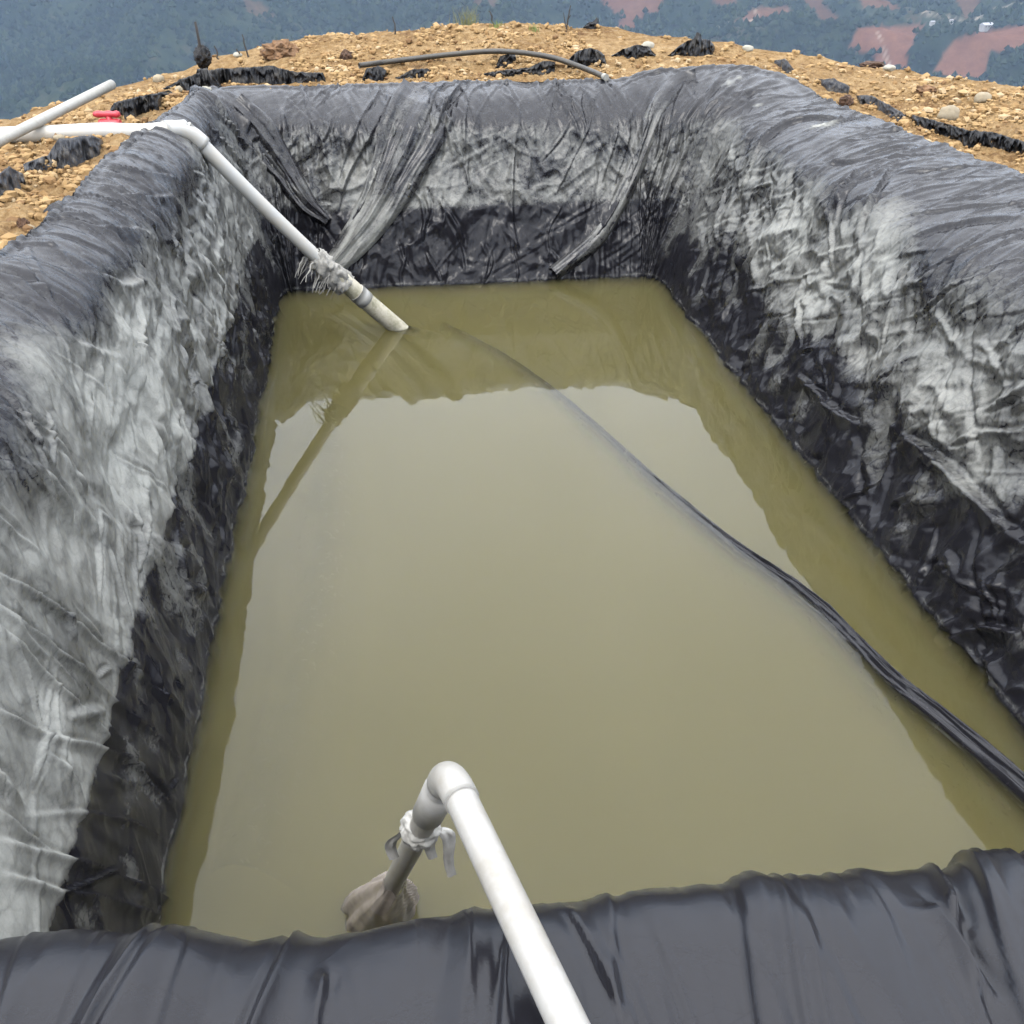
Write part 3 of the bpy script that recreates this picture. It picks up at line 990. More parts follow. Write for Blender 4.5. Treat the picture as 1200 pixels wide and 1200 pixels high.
bvh_ground = BVHTree.FromPolygons([tuple(p) for p in GG.reshape(-1, 3)], [tuple(int(q) for q in f) for f in gf])


def gnd(px, py):
    p = hit(px, py, bvh_ground)
    if p is None:
        p = at_z(px, py, 1.7)
    return p


def gz_at(x, y):
    loc, n, i, d = bvh_ground.ray_cast(Vector((x, y, 20)), Vector((0, 0, -1)), 60)
    return loc[2] if loc is not None else 1.6


# gravel and small clods, too many to count
ICO_V = None


def ico():
    import bmesh
    bm = bmesh.new()
    bmesh.ops.create_icosphere(bm, subdivisions=1, radius=1.0)
    V = np.array([v.co[:] for v in bm.verts]); F = np.array([[v.index for v in f.verts] for f in bm.faces])
    bm.free()
    return V, F


IV, IF = ico()
NPEB = 24000
front_rows = np.nonzero((GS[:, 3] > -0.6))[0]
pr = rng.choice(front_rows, NPEB * 2)
pt = rng.random(NPEB * 2) * 1.25 + 0.01
po = edge_o[pr] + pt * co_[pr]
pxw = GS[pr, 0] + GS[pr, 2] * po + rng.normal(0, 0.02, NPEB * 2)
pyw = GS[pr, 1] + GS[pr, 3] * po + rng.normal(0, 0.02, NPEB * 2)
ppx, ppy, pdep = project(np.stack((pxw, pyw, np.full_like(pxw, 1.65)), 1))
keep = (pdep > 1) & (ppx > -260) & (ppx < 1460)
clump = fbm(pxw * 1.7, pyw * 1.7, pxw * 0 + 4, 3)
keep &= rng.random(len(pxw)) < np.clip(0.55 + 1.5 * clump, 0.05, 1)
idx = np.nonzero(keep)[0][:NPEB]
# height from the ground grid (nearest node)
ji = np.clip(np.searchsorted(ro, pt[idx]), 0, NRr - 1)
pz = gz[pr[idx], ji]
size = 0.0085 * np.exp(np.abs(rng.normal(0, 0.66, len(idx))))
size = np.clip(size, 0.006, 0.032)
tone = np.clip(rng.normal(0.46, 0.22, len(idx)) + 0.5 * clump[idx], 0, 1)
sc3 = size[:, None] * rng.uniform(0.65, 1.35, (len(idx), 3)) * np.array((1.15, 1.15, 0.85))
ang = rng.random(len(idx)) * 6.28
jit = 1 + rng.normal(0, 0.16, (len(idx), len(IV)))
PV = IV[None] * jit[..., None] * sc3[:, None, :]
ca, sa = np.cos(ang)[:, None], np.sin(ang)[:, None]
PX = PV[..., 0] * ca - PV[..., 1] * sa + pxw[idx][:, None]
PY = PV[..., 0] * sa + PV[..., 1] * ca + pyw[idx][:, None]
PZ = PV[..., 2] + (pz + size * 0.25)[:, None]
PVV = np.stack((PX, PY, PZ), -1).reshape(-1, 3)
PF = (IF[None] + (np.arange(len(idx)) * len(IV))[:, None, None]).reshape(-1, 3)
me = np_mesh('gravel', PVV, PF, smooth=False)
attr(me, 'tone', np.repeat(tone, len(IV)))
tag(link('gravel', me, M_GRAVEL), 'loose tan gravel and crumbs of earth strewn over the ground', 'gravel', kind='stuff')

# ------------------------------------------------------------------ water
wv = [(WX0 - 0.5, WY0 - 0.5), (WX1 + 0.6, WY0 - 0.5), (WX1 + 0.6, WY1 + 0.7), (WX0 - 0.5, WY1 + 0.7)]
me = bpy.data.meshes.new('water')
me.from_pydata([(x, y, 0.0) for x, y in wv] + [(x, y, -1.6) for x, y in wv], [],
               [(0, 1, 2, 3), (7, 6, 5, 4), (0, 4, 5, 1), (1, 5, 6, 2), (2, 6, 7, 3), (3, 7, 4, 0)])
tag(link('water', me, M_WATER), kind='structure')


# ------------------------------------------------------------------ hills across the valley
def hill_z(x, y):
    r = np.hypot(x, y)
    a = np.arctan2(x, y)
    base = -330 + 0.30 * np.clip(r - 1750, 0, None) * sstep(1500, 2900, r) * (0.75 + 0.25 * np.cos(a * 2 + 0.6))
    base += np.clip(900 - r, 0, None) * 0.33
    rid = 150 * (ridged(x / 1100 + 3.3, y / 1300 + 1.2, x * 0, 1.3) - 0.55) + 70 * (ridged(x / 420 + y / 900, y / 520, x * 0 + 2, 1.2) - 0.5)
    return base + rid * sstep(1000, 1900, r) + 16 * fbm(x / 160, y / 160, x * 0 + 5, 3) * sstep(900, 1600, r)


NA, NRh = 560, 400
ha = np.concatenate((np.linspace(R(-62), R(-24), 31)[:-1], np.linspace(R(-24), R(40), NA - 60), np.linspace(R(40), R(78), 31)[1:]))
hr = np.concatenate((np.geomspace(45, 1500, 60)[:-1], np.linspace(1500, 3600, 285), np.geomspace(3600, 9000, NRh - 344 + 1)[1:]))
HA, HR = np.meshgrid(ha, hr, indexing='ij')
hx, hy = HR * np.sin(HA), HR * np.cos(HA)
hz = hill_z(hx, hy)
hz[:, 0] = -40
H3 = np.stack((hx, hy, hz), -1).reshape(-1, 3)
qx, qy, qd = project(H3)
qx = qx + 5 * perlin(H3[:, 0] / 60, H3[:, 1] / 60, 0 * qx); qy = qy + 2.5 * perlin(H3[:, 0] / 60 + 8, H3[:, 1] / 60, 0 * qx)


def inpoly(x, y, poly):
    r = np.zeros(len(x), bool)
    n = len(poly)
    for i in range(n):
        x0, y0 = poly[i]; x1, y1 = poly[(i + 1) % n]
        c = ((y0 > y) != (y1 > y)) & (x < (x1 - x0) * (y - y0) / (y1 - y0 + 1e-9) + x0)
        r ^= c
    return r


FIELDS = [([(698, -8), (780, -8), (773, 14), (746, 21), (742, 34), (724, 34), (728, 19), (711, 8)], 0.85),
          ([(838, 36), (866, 24), (888, 8), (906, 10), (926, 9), (930, 17), (896, 24), (868, 29)], 0.8),
          ([(930, -8), (958, -8), (986, 25), (968, 28), (950, 10)], 0.55),
          ([(1006, 33), (1082, 30), (1072, 44), (1060, 62), (1064, 82), (1030, 82), (1018, 60), (996, 55)], 1.0),
          ([(1096, 82), (1114, 50), (1140, 38), (1165, 36), (1210, 28), (1210, 55), (1162, 62), (1152, 92), (1120, 92)], 1.0),
          ([(1000, -8), (1046, 4), (1060, 13), (1012, 10)], 0.7),
          ([(268, -5), (308, 3), (322, 22), (298, 19)], 0.35),
          ([(825, -8), (868, -8), (862, 7), (838, 6)], 0.6),
          ([(1120, -6), (1150, -6), (1140, 22), (1128, 20)], 0.5),
          ([(545, -6), (590, -6), (580, 8), (556, 8)], 0.35)]
field = np.zeros(len(H3)); 
ok = (qd > 10) & (H3[:, 1] > 1200)
for poly, k in FIELDS:
    field = np.maximum(field, np.where(ok & inpoly(qx, qy, poly), k, 0))
TRACKS = [[(828, 39), (850, 31), (884, 23)], [(1030, 38), (1036, 52), (1042, 80)], [(1080, 16), (1105, 22), (1132, 27)], [(1200, 4), (1165, 14), (1142, 24)], [(885, 8), (888, 22)]]
track = np.zeros(len(H3))
for ln in TRACKS:
    for (x0, y0), (x1, y1) in zip(ln[:-1], ln[1:]):
        l2 = (x1 - x0) ** 2 + (y1 - y0) ** 2
        tq = np.clip(((qx - x0) * (x1 - x0) + (qy - y0) * (y1 - y0)) / l2, 0, 1)
        dd = np.hypot(qx - x0 - tq * (x1 - x0), qy - y0 - tq * (y1 - y0))
        track = np.maximum(track, np.where(ok, 0.75 * np.clip(1.5 - dd / 1.1, 0, 1), 0))
canopy = 9 * (1 - np.clip(field * 2, 0, 1)) * np.clip(perlin(H3[:, 0] / 17, H3[:, 1] / 17, 0 * qx) + 0.4 * perlin(H3[:, 0] / 7, H3[:, 1] / 7, 0 * qx) + 0.3, 0, 1)
H3[:, 2] += canopy * (H3[:, 1] > 600)
me = np_mesh('hills', H3, grid_faces(NA, NRh))
attr(me, 'field', field); attr(me, 'track', track)
tag(link('hills', me, M_HILLS), kind='structure')
# woods on the far slopes, one mass
OV = np.array(((1, 0, 0), (0, 1, 0), (-1, 0, 0), (0, -1, 0), (0, 0, 1.3), (0, 0, -0.7)), float)
OF = np.array(((0, 1, 4), (1, 2, 4), (2, 3, 4), (3, 0, 4), (1, 0, 5), (2, 1, 5), (3, 2, 5), (0, 3, 5)))
cand = rng.integers(0, len(H3), 200000)
cm_ = (H3[cand, 1] > 1350) & (H3[cand, 1] < 3700) & (qx[cand] > -80) & (qx[cand] < 1280) & (qy[cand] < 190) & (qy[cand] > -60) & (field[cand] < 0.3) & (track[cand] < 0.2)
cm_ &= perlin(H3[cand, 0] / 150, H3[cand, 1] / 150, 0 * cand + 6.0) + 0.35 * rng.normal(size=len(cand)) > -0.05
cand = cand[cm_][:26000]
ts = rng.uniform(3.0, 7.5, len(cand))[:, None, None] * (OV[None] * rng.uniform(0.75, 1.3, (len(cand), 6, 3)))
tp_ = H3[cand] + np.stack((rng.normal(0, 5, len(cand)), rng.normal(0, 5, len(cand)), np.full(len(cand), 2.0)), 1)
tm = np_mesh('woodland', (ts + tp_[:, None]).reshape(-1, 3), (OF[None] + (np.arange(len(cand)) * 6)[:, None, None]).reshape(-1, 3), False)
attr(tm, 'tone', np.repeat(rng.random(len(cand)), 6))
mw, ntw, bw = new_mat('tree_crowns')
rw = ramp(ntw, N(ntw, 'ShaderNodeAttribute', attribute_name='tone').outputs['Fac'], [(0.0, (0.004, 0.008, 0.006)), (0.6, (0.010, 0.017, 0.010)), (1.0, (0.022, 0.030, 0.015))])
ntw.links.new(rw.outputs[0], bw.inputs['Base Color'])
bw.inputs['Roughness'].default_value = 1.0
bw.inputs['Specular IOR Level'].default_value = 0.0
tag(link('woodland', tm, mw), 'dark trees scattered over the hazy slopes across the valley', 'woods', kind='stuff')
hf = grid_faces(len(ha[::3]), len(hr[::2]))
HS = np.stack((hx, hy, H3[:, 2].reshape(hx.shape)), -1)[::3, ::2]
bvh_hills = BVHTree.FromPolygons([tuple(p) for p in HS.reshape(-1, 3)], [tuple(int(q) for q in f) for f in hf])

# ------------------------------------------------------------------ builders for the loose things
def tube_mesh(name, P, rad, seg=20, wall=None, smooth=True, caps=True):
    """swept tube; wall = hollow with that wall thickness"""
    P = np.asarray(P, float)
    n = len(P)
    rad = np.broadcast_to(np.asarray(rad, float), (n,))
    T = np.gradient(P, axis=0); T /= np.linalg.norm(T, axis=1)[:, None]
    u = np.cross(T[0], (0, 0, 1.0))
    if np.linalg.norm(u) < 1e-3: u = np.array((1.0, 0, 0))
    u /= np.linalg.norm(u)
    rings = []
    a = np.linspace(0, 2 * math.pi, seg, endpoint=False)
    for i in range(n):
        u = u - T[i] * (u @ T[i]); u /= np.linalg.norm(u)
        w = np.cross(T[i], u)
        rings.append(P[i] + rad[i] * (np.cos(a)[:, None] * u + np.sin(a)[:, None] * w))
    V = [np.array(rings).reshape(-1, 3)]
    F = []
    def band(r0, r1):
        for k in range(seg):
            F.append((r0 + k, r0 + (k + 1) % seg, r1 + (k + 1) % seg, r1 + k))
    for i in range(n - 1): band(i * seg, (i + 1) * seg)
    base = n * seg
    if wall:
        inner = []
        ends = []
        for e, i in ((0, 0), (1, n - 1)):
            c = P[i]; r = rings[i]
            k = (rad[i] - wall) / rad[i]
            d = T[i] * (0.25 if e == 0 else -0.25)
            V.append(c + (r - c) * k); b0 = base; base += seg
            V.append(c + (r - c) * k + d); b1 = base; base += seg
            V.append((c + d)[None]); b2 = base; base += 1
            band(i * seg, b0); band(b0, b1)
            for q in range(seg): F.append((b1 + q, b1 + (q + 1) % seg, b2))
    elif caps:
        for i in (0, n - 1):
            V.append(P[i][None])
            for q in range(seg): F.append((i * seg + q, i * seg + (q + 1) % seg, base))
            base += 1
    me = bpy.data.meshes.new(name)
    me.from_pydata([tuple(v) for v in np.vstack(V)], [], F)
    for p in me.polygons: p.use_smooth = len(p.vertices) == 4
    me.update()
    return me


_sph = {}


def sphere(sub):
    if sub not in _sph:
        import bmesh
        bm = bmesh.new()
        bmesh.ops.create_icosphere(bm, subdivisions=sub, radius=1.0)
        _sph[sub] = (np.array([v.co[:] for v in bm.verts]), np.array([[v.index for v in f.verts] for f in bm.faces]))
        bm.free()
    return _sph[sub]


def blob_mesh(name, centre, dims, seed, rough=0.25, sharp=True, sub=4, freq=1.6, smooth=True):
    V, F = sphere(sub)
    x, y, z = (V * freq + seed * 3.7).T
    if sharp:
        d = 0.9 * (ridged(x, y, z, 1.3) - 0.5) + 0.5 * (ridged(x * 2.3, y * 2.3, z * 2.3, 1.2) - 0.5) + 0.22 * perlin(x * 5, y * 5, z * 5)
    else:
        d = 0.9 * perlin(x, y, z) + 0.5 * perlin(x * 2.1, y * 2.1, z * 2.1) + 0.3 * perlin(x * 4.5, y * 4.5, z * 4.5)
    W = V * (1 + rough * d)[:, None] * np.asarray(dims)[None]
    W = W @ np.array(((cy, -sy, 0), (sy, cy, 0), (0, 0, 1)))
    return np_mesh(name, W + np.asarray(centre)[None], F, smooth=smooth)


def px_blob(name, x0, x1, y0, y1, mat, seed, label, cat, group=None, rough=0.3, sharp=True, sub=4, deep=0.8, freq=1.6, smooth=True, parent=None, foot=None):
    """lump standing on the ground where its foot shows, as wide and high as in the photograph"""
    base = gnd((x0 + x1) / 2, y1 if foot is None else foot)
    dep = (base - CAM) @ FWD
    w = (x1 - x0) / FPX * dep / 2
    h = max((y1 - y0) / FPX * dep - 0.25 * w * deep, 0.35 * w) * 0.62
    base = base + np.array((sy, cy, 0)) * w * deep * 0.7
    me = blob_mesh(name, base + np.array((0, 0, h * 0.45)), (w * 0.96, w * deep, h), seed, rough, sharp, sub, freq, smooth)
    if parent is not None:
        return child(name, me, mat, parent)
    o = link(name, me, mat)
    return tag(o, label, cat, group)


def px_sheet(name, poly, mat, seed, label, cat, group=None, hmax=0.05, crump=0.04, lean=0.55, parent=None):
    """a raised fold of film standing on the ground: its foot is the lower outline seen in the photograph,
    its front leans back to the upper outline, its back falls to the ground behind"""
    P = np.array(poly, float)
    xs = np.linspace(P[:, 0].min() + 0.4, P[:, 0].max() - 0.4, max(8, int(np.ptp(P[:, 0]) / 0.8)))
    rows_f, rows_b = 11, 7
    cols = []
    n = len(poly)
    for q, x in enumerate(xs):
        ys = []
        for i in range(n):
            (xa, ya), (xb, yb_) = poly[i], poly[(i + 1) % n]
            if (xa - x) * (xb - x) < 0:
                ys.append(ya + (yb_ - ya) * (x - xa) / (xb - xa))
        if len(ys) < 2: continue
        jag = 0.9 * float(perlin(x / 5.0 + seed, seed, 0.5)) + 0.5 * float(perlin(x / 2.0, seed, 1.5))
        yb, yt = max(ys) + 0.6 * jag, min(ys) + jag
        foot = gnd(x, yb)
        dh = np.array((ray(x, yb)[0], ray(x, yb)[1])); dh /= np.linalg.norm(dh)
        dist = np.hypot(foot[0], foot[1])
        rt = ray(x, yt); tanr = rt[2] / math.hypot(rt[0], rt[1])
        # the front leans back: horizontal run = lean x height, limited so that it never sinks
        flat = CAM[2] + tanr * dist - foot[2]
        h = flat
        for _ in range(4):
            d2 = dist + lean * max(h, 0)
            h = CAM[2] + tanr * d2 - foot[2]
        h = max(h, 0.012)
        run = lean * h
        col = []
        for k in range(rows_f):
            t = k / (rows_f - 1)
            tz = t ** 0.75
            p = np.array((foot[0] + dh[0] * run * t, foot[1] + dh[1] * run * t, foot[2] - 0.015 + (h + 0.015) * tz))
            w = math.sin(math.pi * t) * 0.9 + 0.1
            a_ = x / 7.0 + seed
            c_ = (float(ridged(np.float32(a_), np.float32(t * 1.6), np.float32(seed), 1.2)) - 0.5) * crump * w
            c_ += (float(ridged(np.float32(a_ * 2.6), np.float32(t * 3 + a_), np.float32(seed + 3), 1.2)) - 0.5) * crump * 0.5 * w
            p[:2] -= dh * c_
            col.append(p)
        top = col[-1]
        for k in range(1, rows_b + 1):
            t = k / rows_b
            p = np.array((top[0] + dh[0] * (h * 1.1 + 0.05) * t, top[1] + dh[1] * (h * 1.1 + 0.05) * t, 0.0))
            p[2] = top[2] * (1 - t) + (gz_at(p[0], p[1]) - 0.02) * t + 0.3 * crump * math.sin(math.pi * t) * float(perlin(np.float32(x / 5.0), np.float32(t * 2), np.float32(seed)))
            col.append(p)
        cols.append(col)
    V = np.array(cols)
    me = np_mesh(name, V.reshape(-1, 3), grid_faces(V.shape[0], V.shape[1]))
    if parent is not None:
        return child(name, me, mat, parent)
    return tag(link(name, me, mat), label, cat, group)


def ribbon_mesh(name, P, W, nrm, width_seg=10, curl=0.0, crump=0.02, seed=1.0):
    """strip of film along P, W across vectors, nrm outward"""
    P = np.asarray(P); n = len(P)
    c = np.linspace(-1, 1, width_seg)
    V = P[:, None] + W[:, None] * c[None, :, None]
    s = np.linspace(0, 1, n)[:, None] * n * 0.12 + 0 * c[None]
    dz = curl * (1 - c[None] ** 2) + crump * (ridged(s + seed, c[None] * 1.3 + 0 * s, 0 * s + seed, 1.3) - 0.5 + 0.6 * (ridged(s * 2.5, c[None] * 2.4 + s, 0 * s + seed) - 0.5))
    V = V + nrm[:, None] * dz[..., None]
    return np_mesh(name, V.reshape(-1, 3), grid_faces(n, width_seg))


def bend(A, Bp, C, r, n=9):
    """rounded elbow A -> Bp -> C"""
    A, Bp, C = map(np.asarray, (A, Bp, C))
    a = (A - Bp) / np.linalg.norm(A - Bp); c = (C - Bp) / np.linalg.norm(C - Bp)
    p0, p1 = Bp + a * r, Bp + c * r
    t = np.linspace(0, 1, n)[:, None]
    return (1 - t) ** 2 * p0 + 2 * t * (1 - t) * Bp + t * t * p1


# ------------------------------------------------------------------ loose parts of the liner
FP = [(520, 392, -0.16), (575, 415, -0.10), (640, 455, -0.06), (700, 503, -0.035), (760, 556, -0.02), (810, 596, -0.006), (860, 634, 0.008), (910, 668, 0.018), (960, 705, 0.03), (1005, 748, 0.04), (1050, 792, 0.05), (1100, 832, 0.06),
      (1150, 872, 0.07), (1215, 928, 0.08), (1290, 990, 0.09)]
fp = smooth_line([at_z(x, y, z * (0.5 if z > 0 else 1)) for x, y, z in FP], 0.02)
ft = np.gradient(fp, axis=0); ft /= np.linalg.norm(ft, axis=1)[:, None]
fs = np.cross(ft, (0, 0, 1.0)); fs /= np.linalg.norm(fs, axis=1)[:, None]      # points to the right of travel
if fs[len(fs) // 2][0] < 0: fs = -fs
ncs = 75
cc = np.linspace(-1, 1, ncs)
cc = np.sign(cc) * np.abs(cc) ** 2.2
along = np.concatenate(((0,), np.cumsum(np.linalg.norm(np.diff(fp, axis=0), axis=1))))
grow = np.interp(along, (0, along[-1]), (0.36, 0.56))
xs_ = np.interp(cc, (-1, -0.45, -0.12, 0, 0.12, 0.5, 1), (-0.30, -0.13, -0.055, 0.0, 0.045, 0.075, 0.14))
zs_ = np.interp(cc, (-1, -0.45, -0.12, 0, 0.12, 0.5, 1), (-0.60, -0.20, -0.03, 0.0, -0.012, -0.06, -0.5))
FVt = fp[:, None] + fs[:, None] * (xs_[None] * grow[:, None])[..., None]
FVt[..., 2] += zs_[None] * np.where(np.abs(cc) > 0.4, 1.5, grow.mean())[None]
A2 = along[:, None] + 0 * xs_[None]; X2 = xs_[None] + 0 * A2
wv_ = X2 + 0.02 * perlin(A2 * 2.2, X2 * 0, X2 * 0 + 3)
FVt[..., 2] += 0.018 * (ridged(A2 * 0.9, wv_ * 30, X2 * 0 + 6, 1.4) - 0.55) * np.exp(-(X2 / 0.12) ** 2)
FVt[..., 2] += facets(wv_ + 0.05 * np.sin(A2 * 1.7) * 0.3 + 5, 31, 0.008, 0.022, 0.013) * np.exp(-(X2 / 0.12) ** 2)
FVt[..., 2] += 0.010 * (ridged(A2 * 2.2, wv_ * 70, X2 * 0 + 2, 1.3) - 0.5) * np.exp(-(X2 / 0.10) ** 2)
mff = np_mesh('floating_fold', FVt.reshape(-1, 3), grid_faces(len(fp), ncs))
attr(mff, 'spec_cut', np.full(len(mff.vertices), 0.3)); attr(mff, 'crumple', np.full(len(mff.vertices), 0.25))
child('floating_fold', mff, M_LINER, liner)

# a low fold of the liner standing under the surface near the left wall
uf = smooth_line([at_z(x, y, -0.10 + dz) for x, y, dz in ((384, 478, -0.05), (380, 540, 0), (374, 640, 0.02), (352, 760, -0.01), (318, 880, -0.02), (270, 1010, -0.04))], 0.04)
us = np.linspace(-1, 1, 15)
UV_ = uf[:, None] + np.array((1.0, 0.05, 0))[None, None] * (us[None, :, None] * 0.26)
UV_[..., 2] += -0.10 - 0.40 * np.abs(us)[None] ** 1.7 + 0.02 * perlin(np.arange(len(uf))[:, None] * 0.25, us[None] * 2, 0 * us[None])
child('sunken_fold', np_mesh('sunken_fold', UV_.reshape(-1, 3), grid_faces(len(uf), 15)), M_LINER, liner)

# loose sheets of the liner that hang in gathered folds over the far wall
def hanging(name, pix, widths, seed, dusts, pleats=9, amp=0.03, off=0.05, nseg=60):
    raw = []
    for x, y in pix:
        h_ = hit(x, y, bvh_liner)
        if h_ is not None: raw.append(h_)
    P = smooth_line(raw, 0.02)
    n = len(P)
    # outward direction from the wall: towards the pond and up
    nn = np.array([-0.0, -0.85, 0.5]); nn = np.broadcast_to(nn / np.linalg.norm(nn), P.shape)
    tt_ = np.gradient(P, axis=0); tt_ /= np.linalg.norm(tt_, axis=1)[:, None]
    ww = np.cross(tt_, nn); ww /= np.linalg.norm(ww, axis=1)[:, None]
    ss = np.linspace(0, 1, n)
    wd = np.interp(ss, np.linspace(0, 1, len(widths)), widths)
    c = np.linspace(-1, 1, nseg)
    lift = np.interp(ss, (0, 0.12, 0.5, 1), (-0.03, off * 0.7, off, off * 1.3))
    A_ = ss[:, None] + 0 * c[None]; C_ = c[None] + 0 * A_
    cw = C_ + 0.12 * perlin(A_ * 3 + seed, C_ * 1.2, 0 * C_)
    hgt = amp * (np.interp(cw * pleats * 0.5 + seed * 3, np.arange(-60, 61), np.random.default_rng(int(seed * 10)).uniform(-1, 1, 121)))
    hgt += amp * 0.3 * (ridged(cw * pleats * 0.9, A_ * 2.2, 0 * C_ + seed, 1.3) - 0.5) + amp * 0.35 * (ridged(A_ * 7, cw * 2, 0 * C_ + seed) - 0.5)
    hgt *= np.interp(ss, (0, 0.1, 1), (0.35, 1, 1))[:, None]
    hgt += lift[:, None] * (1 - np.abs(C_) ** 4) - 0.02 * np.abs(C_) ** 4
    edge = 1 + 0.10 * perlin(A_ * 6 + seed, np.sign(C_) * 2.0, 0 * C_)
    V = P[:, None] + ww[:, None] * (C_ * wd[:, None] * edge)[..., None] + nn[:, None] * hgt[..., None]
    m_ = np_mesh(name, V.reshape(-1, 3), grid_faces(n, nseg))
    du = np.interp(ss, np.linspace(0, 1, len(dusts)), dusts)[:, None] * np.clip(0.75 + 0.8 * perlin(A_ * 5, C_ * 3 + seed, 0 * C_), 0.1, 1.4)
    attr(m_, 'dust', np.clip(du, 0, 1)); attr(m_, 'crumple', np.full(n * nseg, 0.35))
    child(name, m_, M_LINER, liner)


hanging('hanging_drape', [(508, 108), (488, 145), (470, 190), (445, 240), (418, 280), (391, 313)], (0.30, 0.30, 0.26, 0.20, 0.16, 0.10), 4.0, (0.08, 0.15, 0.2, 0.3, 0.7, 0.8), 6, 0.045, 0.095)
hanging('hanging_drape', [(818, 92), (796, 99), (772, 128), (756, 165), (735, 215), (702, 275), (648, 321)], (0.10, 0.11, 0.10, 0.09, 0.085, 0.09, 0.07), 6.5, (0.05, 0.1, 0.35, 0.4, 0.35, 0.3, 0.25), 3, 0.03, 0.075, 30)
hanging('hanging_drape', [(268, 122), (300, 158), (335, 205), (360, 240), (385, 262)], (0.15, 0.20, 0.15, 0.11, 0.05), 8.2, (0.05, 0.1, 0.15, 0.15, 0.1), 7, 0.04, 0.06, 40)

UPV = np.array((0, 0, 1.0))

# ------------------------------------------------------------------ inlet pipe at the far left corner
PR = 0.052
E = hit(219, 163, bvh_liner) + UPV * 0.075
W_in = at_z(466, 384, 0.0)
g0 = gnd(0, 163); zl = E[2]
run = [at_z(x, y, zl + dz) for x, y, dz in ((0, 158.5, 0.0), (60, 156.5, 0.0), (120, 153.5, 0.02), (170, 154.5, 0.01))]
dirL = (run[0] - run[1]) / np.linalg.norm(run[0] - run[1])
runP = smooth_line([run[0] + dirL * 1.2] + run + [E], 0.06)
dW = (W_in - E) / np.linalg.norm(W_in - E)
inlet = empty('inlet_pipe', E - UPV * 0.08)
tag(inlet, 'long white plastic pipe sloping from the left bank down into the far water', 'pipe')
cut = runP[:-1] if np.linalg.norm(runP[-1] - runP[-2]) < 0.1 else runP
child('ground_run', tube_mesh('ground_run', runP, PR, 22), M_PVC, inlet)
el = bend(runP[-3], E, E + dW, 0.13)
child('elbow', tube_mesh('elbow', np.vstack((el[0] + (el[0] - el[1]), el, el[-1] + (el[-1] - el[-2]))), PR * 1.14, 22), M_PVC, inlet)
Ld = np.linalg.norm(W_in - E)
tS = np.linspace(0, 1, 40)[:, None]
slope = E + (W_in - E) * tS - UPV * (0.05 * np.sin(math.pi * tS))
child('sloping_run', tube_mesh('sloping_run', np.vstack((slope, slope[-1] + dW * 0.12)), PR * 0.98, 22), M_PVC, inlet)
sx, _, _ = project(slope)
k0 = int(np.argmin(np.abs(sx - 385)))
sl = slope[k0:]
wobble = 1 + 0.035 * perlin(np.arange(len(sl) + 4) * 0.9, np.arange(len(sl) + 4) * 0, np.arange(len(sl) + 4) * 0)
slv = np.vstack((sl, sl[-1] + dW * 0.14, sl[-1] + dW * 0.3, sl[-1] + dW * 0.45, sl[-1] + dW * 0.6))
slr = PR * 1.36 * wobble
slr[0] = PR * 1.05
child('sleeve', tube_mesh('sleeve', slv, slr, 26), M_PVCS, inlet)
kj = k0 + max(2, (len(slope) - k0) // 2)
child('joint_collar', tube_mesh('joint_collar', slope[kj - 2:kj + 1], PR * 1.46, 26), M_PVC, inlet)
# frayed net tied round the pipe where the sleeve begins
kn = slope[max(k0 - 1, 0)]
VV, FF = [], []
for q in range(34):
    a0 = rng.uniform(0, 6.28)
    L_ = rng.uniform(0.06, 0.22)
    w_ = rng.uniform(0.003, 0.011)
    st = kn + dW * rng.uniform(-0.10, 0.14) + np.array((math.cos(a0) * PR, math.sin(a0) * PR * 0.6, rng.uniform(-0.4, 0.7) * PR))
    dr = np.array((rng.normal(-0.55, 0.35), rng.normal(-0.15, 0.3), rng.normal(-0.75, 0.25)))
    dr /= np.linalg.norm(dr)
    sd_ = np.cross(dr, (0.2, 1, 0.1)); sd_ /= np.linalg.norm(sd_)
    b0 = len(VV)
    for i in range(6):
        t_ = i / 5
        p = st + dr * L_ * t_ - UPV * 0.05 * t_ * t_ + rng.normal(0, 0.006, 3)
        p[2] = max(p[2], -0.02)
        VV += [p - sd_ * w_ * (1 - 0.7 * t_), p + sd_ * w_ * (1 - 0.7 * t_)]
    for i in range(5):
        FF.append((b0 + 2 * i, b0 + 2 * i + 1, b0 + 2 * i + 3, b0 + 2 * i + 2))
wrp = np.array([slope[max(k0 - 2, 0)] + dW * a_ for a_ in np.linspace(-0.02, 0.34, 34)])
mwr = tube_mesh('film_wrap', wrp, PR * np.interp(np.linspace(0, 1, 34), (0, 0.15, 0.5, 0.9, 1), (1.05, 1.32, 1.42, 1.42, 1.38)), 40, caps=False)
wv0 = np.array([v.co[:] for v in mwr.vertices]); ax0 = wrp[0] + ((wv0 - wrp[0]) @ dW)[:, None] * dW
rad_ = wv0 - ax0
rk = 0.45 * (ridged(wv0[:, 0] * 14, wv0[:, 1] * 14, wv0[:, 2] * 9, 1.2) - 0.45) + 0.25 * (ridged(wv0[:, 0] * 34, wv0[:, 1] * 34, wv0[:, 2] * 20, 1.2) - 0.45)
sag = np.clip(-rad_[:, 2] / (PR * 1.6), 0, 1) * 0.4
wv0 = ax0 + rad_ * (1 + rk + sag)[:, None]
mwr.vertices.foreach_set('co', wv0.astype(np.float32).ravel()); mwr.update()
child('film_wrap', mwr, M_NET, inlet)
child('frayed_net', np_mesh('frayed_net', np.array(VV), np.array(FF)), M_NET, inlet)

